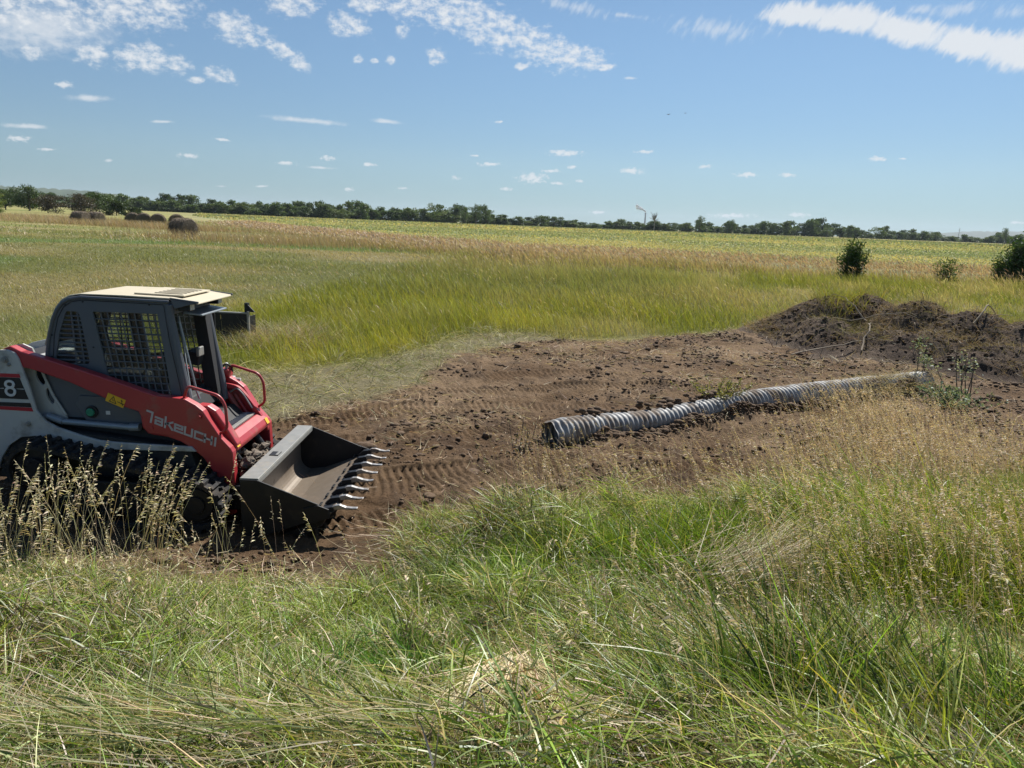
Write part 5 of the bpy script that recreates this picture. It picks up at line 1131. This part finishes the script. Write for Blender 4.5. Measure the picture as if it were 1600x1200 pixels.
# leafless tree right of the smokestack
def bare_tree():
    R = empty('bare_tree', (0, 0, 0), 0, 'leafless pale tree standing over the belt just right of the smokestack', 'tree'); a = az(1022); D = 505; R.location = (D*math.tan(a), D, flat_z(0, D)); st = MB()
    st.tube([(0, 0, 0), (.1, 0, 5.5), (.0, 0, 8)], [.3, .22, .14], 6)
    for k in range(26):
        b = random.uniform(-1.2, 1.2); z = random.uniform(6, 9); l = random.uniform(2, 5); y = random.uniform(-1, 1)
        st.tube([(0, 0, z), (math.sin(b)*l*.5, y, z+math.cos(b)*l*.5), (math.sin(b)*l+random.uniform(-.4, .4), y*1.4, z+math.cos(b)*l)], [.22, .16, .10], 5)
    st.build('branches', mat('pale_bark', (.28, .25, .22), .9), R)
bare_tree()

# ------------------------------------------------------------------ hay bales
def bale_mat():
    m = bpy.data.materials.new('weathered_bale'); m.use_nodes = True; T = NT(m.node_tree); b = T.n['Principled BSDF']; tc = T.add('ShaderNodeTexCoord').outputs['Object']
    c = T.mix(T.noise(tc, 5, 8, .7), (.07, .055, .043, 1), (.26, .205, .15, 1)); T.put(b.inputs['Base Color'], c); b.inputs['Roughness'].default_value = .95
    bn = T.add('ShaderNodeBump', I_Strength=1.0, I_Distance=.1, I_Height=T.noise(tc, 9, 7, .7)); T.l.new(bn.outputs[0], b.inputs['Normal']); return m
M['bale'] = bale_mat()
def bale(x, y, rz, label, r=.78, l=1.5, group=None, sink=.06):
    R = empty('hay_bale', (x, y, flat_z(x, y)), rz, label, 'hay bale', group); V = []; F = []; ns, nl = 48, 14
    for i in range(nl+1):
        t = i/nl; X = (t-.5)*l; e = 1-.10*max(0, abs(t-.5)*2-.75)/.25
        for k in range(ns):
            a = 2*math.pi*k/ns; rr = r*e*(1+.035*random.uniform(-1, 1)+.03*math.sin(i*2.1)); z = math.sin(a)*rr
            if z < 0: z *= .93
            V.append((X, math.cos(a)*rr*1.04, r*.93+z-sink))
    V.append((-l*.5-.02, 0, r*.93-sink)); V.append((l*.5+.02, 0, r*.93-sink)); c0, c1 = len(V)-2, len(V)-1
    for i in range(nl):
        for k in range(ns): a, b = i*ns+k, i*ns+(k+1) % ns; F.append((a, b, b+ns, a+ns))
    for k in range(ns): F.append((c0, (k+1) % ns, k)); F.append((c1, nl*ns+k, nl*ns+(k+1) % ns))
    me = bpy.data.meshes.new('bale_body'); me.from_pydata(V, [], F); me.materials.append(M['bale']); o = link(bpy.data.objects.new('bale_body', me)); o.parent = R
    bl = Blades(); n = 1500; a = RNG.uniform(-.3, math.pi+.3, n); X = RNG.uniform(-.5, .5, n)*l; P = np.stack([X, np.cos(a)*r*1.03, r*.93-sink+np.sin(a)*r], 1)
    D = unit(np.stack([RNG.normal(0, .3, n), np.cos(a)+RNG.normal(0, .6, n), np.sin(a)*.6+RNG.normal(0, .6, n)], 1)); B = np.stack([0*a, .2*np.cos(a), -1.0+0*a], 1)
    bl.add(P, D, B, RNG.uniform(.1, .30, n), .014, vary([.12, .095, .07], n, .3), vary([.24, .19, .14], n, .3), 2)
    n = 500; s_ = RNG.choice([-1, 1], n); q = r*np.sqrt(RNG.random(n)); a = RNG.uniform(0, 6.283, n); P = np.stack([s_*(l*.5+.01), np.cos(a)*q, r*.93-sink+np.sin(a)*q], 1); D = unit(np.stack([s_*1.0, RNG.normal(0, 1, n), RNG.normal(-.3, 1, n)], 1)); B = np.stack([0*a, 0*a, -.8+0*a], 1)
    bl.add(P, D, B, RNG.uniform(.1, .25, n), .014, vary([.09, .07, .055], n, .3), vary([.18, .14, .10], n, .3), 2)
    bl.build('loose_hay', M['dry'], parent=R); return R
bale(-25.3, 54.8, rad(-28), 'nearest weathered hay bale, largest in the photo, before the row of bales', .76, 1.5)
bale(-41.8, 89.0, rad(-60), 'hay bale just behind the nearest one at the right end of the row', group='row of bales')
bale(-44.6, 90.0, rad(-65), 'second hay bale from the right in the row of four', group='row of bales')
bale(-46.9, 91.0, rad(-60), 'hay bale third from the right in the row of four', group='row of bales')
bale(-49.0, 92.4, rad(-62), 'leftmost hay bale in the row of four', group='row of bales')
bale(-51.0, 84.6, rad(-10), 'left bale of the far left pair half hidden in tall dry grass', group='pair of bales')
bale(-50.3, 86.4, rad(-20), 'right bale of the far left pair half hidden in tall dry grass', group='pair of bales')
def bale_grass():
    bl = Blades()
    for (cx, cy, sx, sy, n) in [(-49, 82, 5, 1.6, 2600), (-41, 79.5, 4, 1.5, 2600), (-33, 74, 4, 2, 2200), (-25, 52.2, 2.2, .8, 700), (-18, 52, 4, 3, 2600), (-12, 50, 4, 3, 2600), (-58, 92, 8, 4, 3000), (-75, 110, 10, 6, 3000)]:
        x = RNG.normal(cx, sx, n); y = RNG.normal(cy, sy, n); put(bl, x, y, RNG.uniform(.35, .9, n), .022*cy/60, (.36, .27, .16), .15, .12, 2.8, 1, .25, 3, .2, z=macro(x, y))
    bl.build('tall_dry_grass', M['dry'])
bale_grass()

# ------------------------------------------------------------------ spare attachment in the grass behind the loader
def attachment():
    z = flat_z(-6.7, 15.6)
    R = empty('spare_bucket', (-6.75, 15.75, z), rad(-4), 'dark spare loader bucket standing in the grass behind the cab', 'bucket')
    b = MB(); b.prism([(0, 0), (0, .62), (.012, .62), (.012, 0)], -.9, .9, ); 
    bb = MB(); bb.box(-.9, .82, -.012, 0, .05, .66); bb.box(-.9, .82, 0, .30, .05, .066); bb.box(-.9, -.886, 0, .40, .05, .60); bb.box(.806, .82, 0, .40, .05, .60)
    bb.build('back_plate', M['black'], R, .004)
    r = MB(); r.box(-.9, .84, -.035, .05, .66, .69); r.build('top_rail', M['lip'], R, .004)
    r = MB(); r.box(.82, .86, -.05, .02, .0, .72); r.build('side_rail', M['lip'], R, .004)
    r = MB(); r.box(.74, .82, .02, .12, .69, .90); r.prism([(.82, .70), (.82, .86), (.98, .70)], .03, .06); r.build('bracket', M['black'], R, .004)
    bl = Blades(); n = 2600; x = RNG.normal(-5.25, .55, n); y = RNG.normal(15.9, .5, n); put(bl, x, y, RNG.uniform(.25, .8, n), .008, (.36, .30, .19), .8, .4, None, 1, .6, 4, .3); n = 500; x = RNG.normal(-5.7, .4, n); y = RNG.normal(15.2, .2, n); put(bl, x, y, RNG.uniform(.2, .55, n), .008, (.30, .27, .10), .25, .2, None, 1, .4, 4, .3)
    bl.build('straw_pile', M['dry'])
attachment()

# ------------------------------------------------------------------ far things: stack, mast, hills, birds
def far_things():
    D = 3600; a = az(1007); x = D*math.tan(a); R = empty('smokestack', (x, D, 0), 0, 'tall thin power station chimney far beyond the belt, smoking', 'smokestack')
    s_ = MB(); s_.tube([(0, 0, 0), (0, 0, 75)], [4.6, 3.4], 20); s_.build('shaft', mat('concrete_shaft', (.30, .30, .31), .8), R)
    s_ = MB(); s_.tube([(0, 0, 72), (0, 0, 76)], [4.0, 4.0], 20); s_.build('rim', mat('dark_rim', (.10, .10, .11), .8), R)
    b = bmesh.new(); random.seed(4)
    for k in range(46):
        t = k/45; px = -1-46*t+random.uniform(-5, 5)*t; pz = 81+24*t**.6+random.uniform(-9, 9)*t; r = 3.4+1.6*t+random.uniform(-2, 2)*t
        if t > .55 and random.random() < .5: continue
        bmesh.ops.create_icosphere(b, subdivisions=2, radius=max(2, r), matrix=Matrix.Translation((x+px, D+random.uniform(-4, 4), pz)) @ Matrix.Diagonal((1.15, 1, .8, 1)))
    for v in b.verts: v.co += Vector([random.gauss(0, .6) for _ in range(3)])
    me = bpy.data.meshes.new('smoke'); b.to_mesh(me); b.free(); me.polygons.foreach_set('use_smooth', [True]*len(me.polygons)); m = blade_mat('white_smoke', .5, 0); m.node_tree.nodes['Attribute'].attribute_name = 'none'; [setattr(n.inputs[0], 'default_value', (.95, .95, .96, 1)) or [m.node_tree.links.remove(l) for l in list(n.inputs[0].links)] for n in m.node_tree.nodes if n.type in ('BSDF_DIFFUSE', 'BSDF_TRANSLUCENT')]; [setattr(n.inputs[0], 'default_value', (.95, .95, .96, 1)) for n in m.node_tree.nodes if n.type in ('BSDF_DIFFUSE', 'BSDF_TRANSLUCENT')]; me.materials.append(m); o = link(bpy.data.objects.new('smoke', me)); tag(o, kind='stuff')
    a = az(1497); D = 2600; R = empty('radio_mast', (D*math.tan(a), D, 0), 0, 'thin mast on the horizon near the right end of the belt', 'mast'); s_ = MB(); s_.tube([(0, 0, 0), (0, 0, 46)], [1.1, .8], 8); s_.box(-4, 4, -.4, .4, 38, 39); s_.build('pole', mat('grey_mast', (.2, .2, .22), .8), R)
    def hill(name, D, prof, depth, col):
        P = np.array(prof, float); pxs = np.linspace(P[0, 0], P[-1, 0], 140); hts = np.interp(pxs, P[:, 0], P[:, 1]); V = []; F = []; rows = 9
        for j in range(rows):
            t = j/(rows-1); 
            for p, h_ in zip(pxs, hts):
                a = az(p); d = D+depth*t; zz = h_*D/1110*math.sin(math.pi*t)**.8*(1+.05*random.uniform(-1, 1)); V.append((d*math.tan(a), d, 1.2+max(-6, zz-(3 if t in (0, 1) else 0))))
        n = len(pxs)
        for j in range(rows-1):
            for i in range(n-1): F.append((j*n+i, j*n+i+1, (j+1)*n+i+1, (j+1)*n+i))
        me = bpy.data.meshes.new(name); me.from_pydata(V, [], F); me.polygons.foreach_set('use_smooth', [True]*len(F)); me.materials.append(mat('wooded_hill', col, .95, var=.35, vscale=.01)); tag(link(bpy.data.objects.new(name, me)), kind='structure')
    hill('hill', 2600, [(-500, 30), (-200, 33), (-40, 32), (60, 30), (130, 29), (190, 24), (230, 14), (280, 0)], 900, (.05, .075, .035))
    hill('hill', 5200, [(1300, 0), (1420, 6), (1480, 13), (1520, 17), (1560, 18), (1600, 20), (1700, 24), (1900, 15), (2100, 10)], 1500, (.06, .08, .05))
    for (px, py, D, lb, sz) in ((1011, 178, 160, 'small dark bird flying, the left one of the two', .5), (1035, 176, 220, 'small faint bird flying, the right one of the two', .45)):
        t = math.tan(rad(-12.74)+math.atan2(600-py-(px-800)*.0384*-1, 1110)); x = D*(px-800)/1110*1.02
        R = empty('bird', (x, D, 2.85+D*t), .6, lb, 'bird'); 
        m = MB(); m.tube([(-sz*.5, 0, 0), (-sz*.2, 0, 0), (sz*.25, 0, .0), (sz*.45, 0, .02)], [.01, .07, .06, .01], 8)
        for s2 in (-1, 1): m.raw([(-.08, 0, .02), (.12, 0, .02), (.05, s2*sz*.6, .16), (-.04, s2*sz*1.1, .05), (-.08, 0, .03), (.12, 0, .03), (.05, s2*sz*.6, .17), (-.04, s2*sz*1.1, .055)], [(0, 1, 2, 3), (7, 6, 5, 4), (0, 4, 5, 1), (1, 5, 6, 2), (2, 6, 7, 3), (3, 7, 4, 0)])
        m.build('body', M['dark'], R)
far_things()

# ------------------------------------------------------------------ air
def haze():
    b = MB(); b.box(-8600, 8600, -80, 8600, -1.6, 155); o = b.build('haze', None); m = bpy.data.materials.new('haze'); m.use_nodes = True; T = NT(m.node_tree); T.n.clear()
    v = T.add('ShaderNodeVolumePrincipled'); v.inputs['Color'].default_value = (.72, .84, 1, 1); v.inputs['Density'].default_value = HAZE_D; v.inputs['Anisotropy'].default_value = .2
    out = T.add('ShaderNodeOutputMaterial'); T.l.new(v.outputs[0], out.inputs['Volume']); o.data.materials.append(m); tag(o, kind='stuff')
HAZE_D = 6e-5
haze()
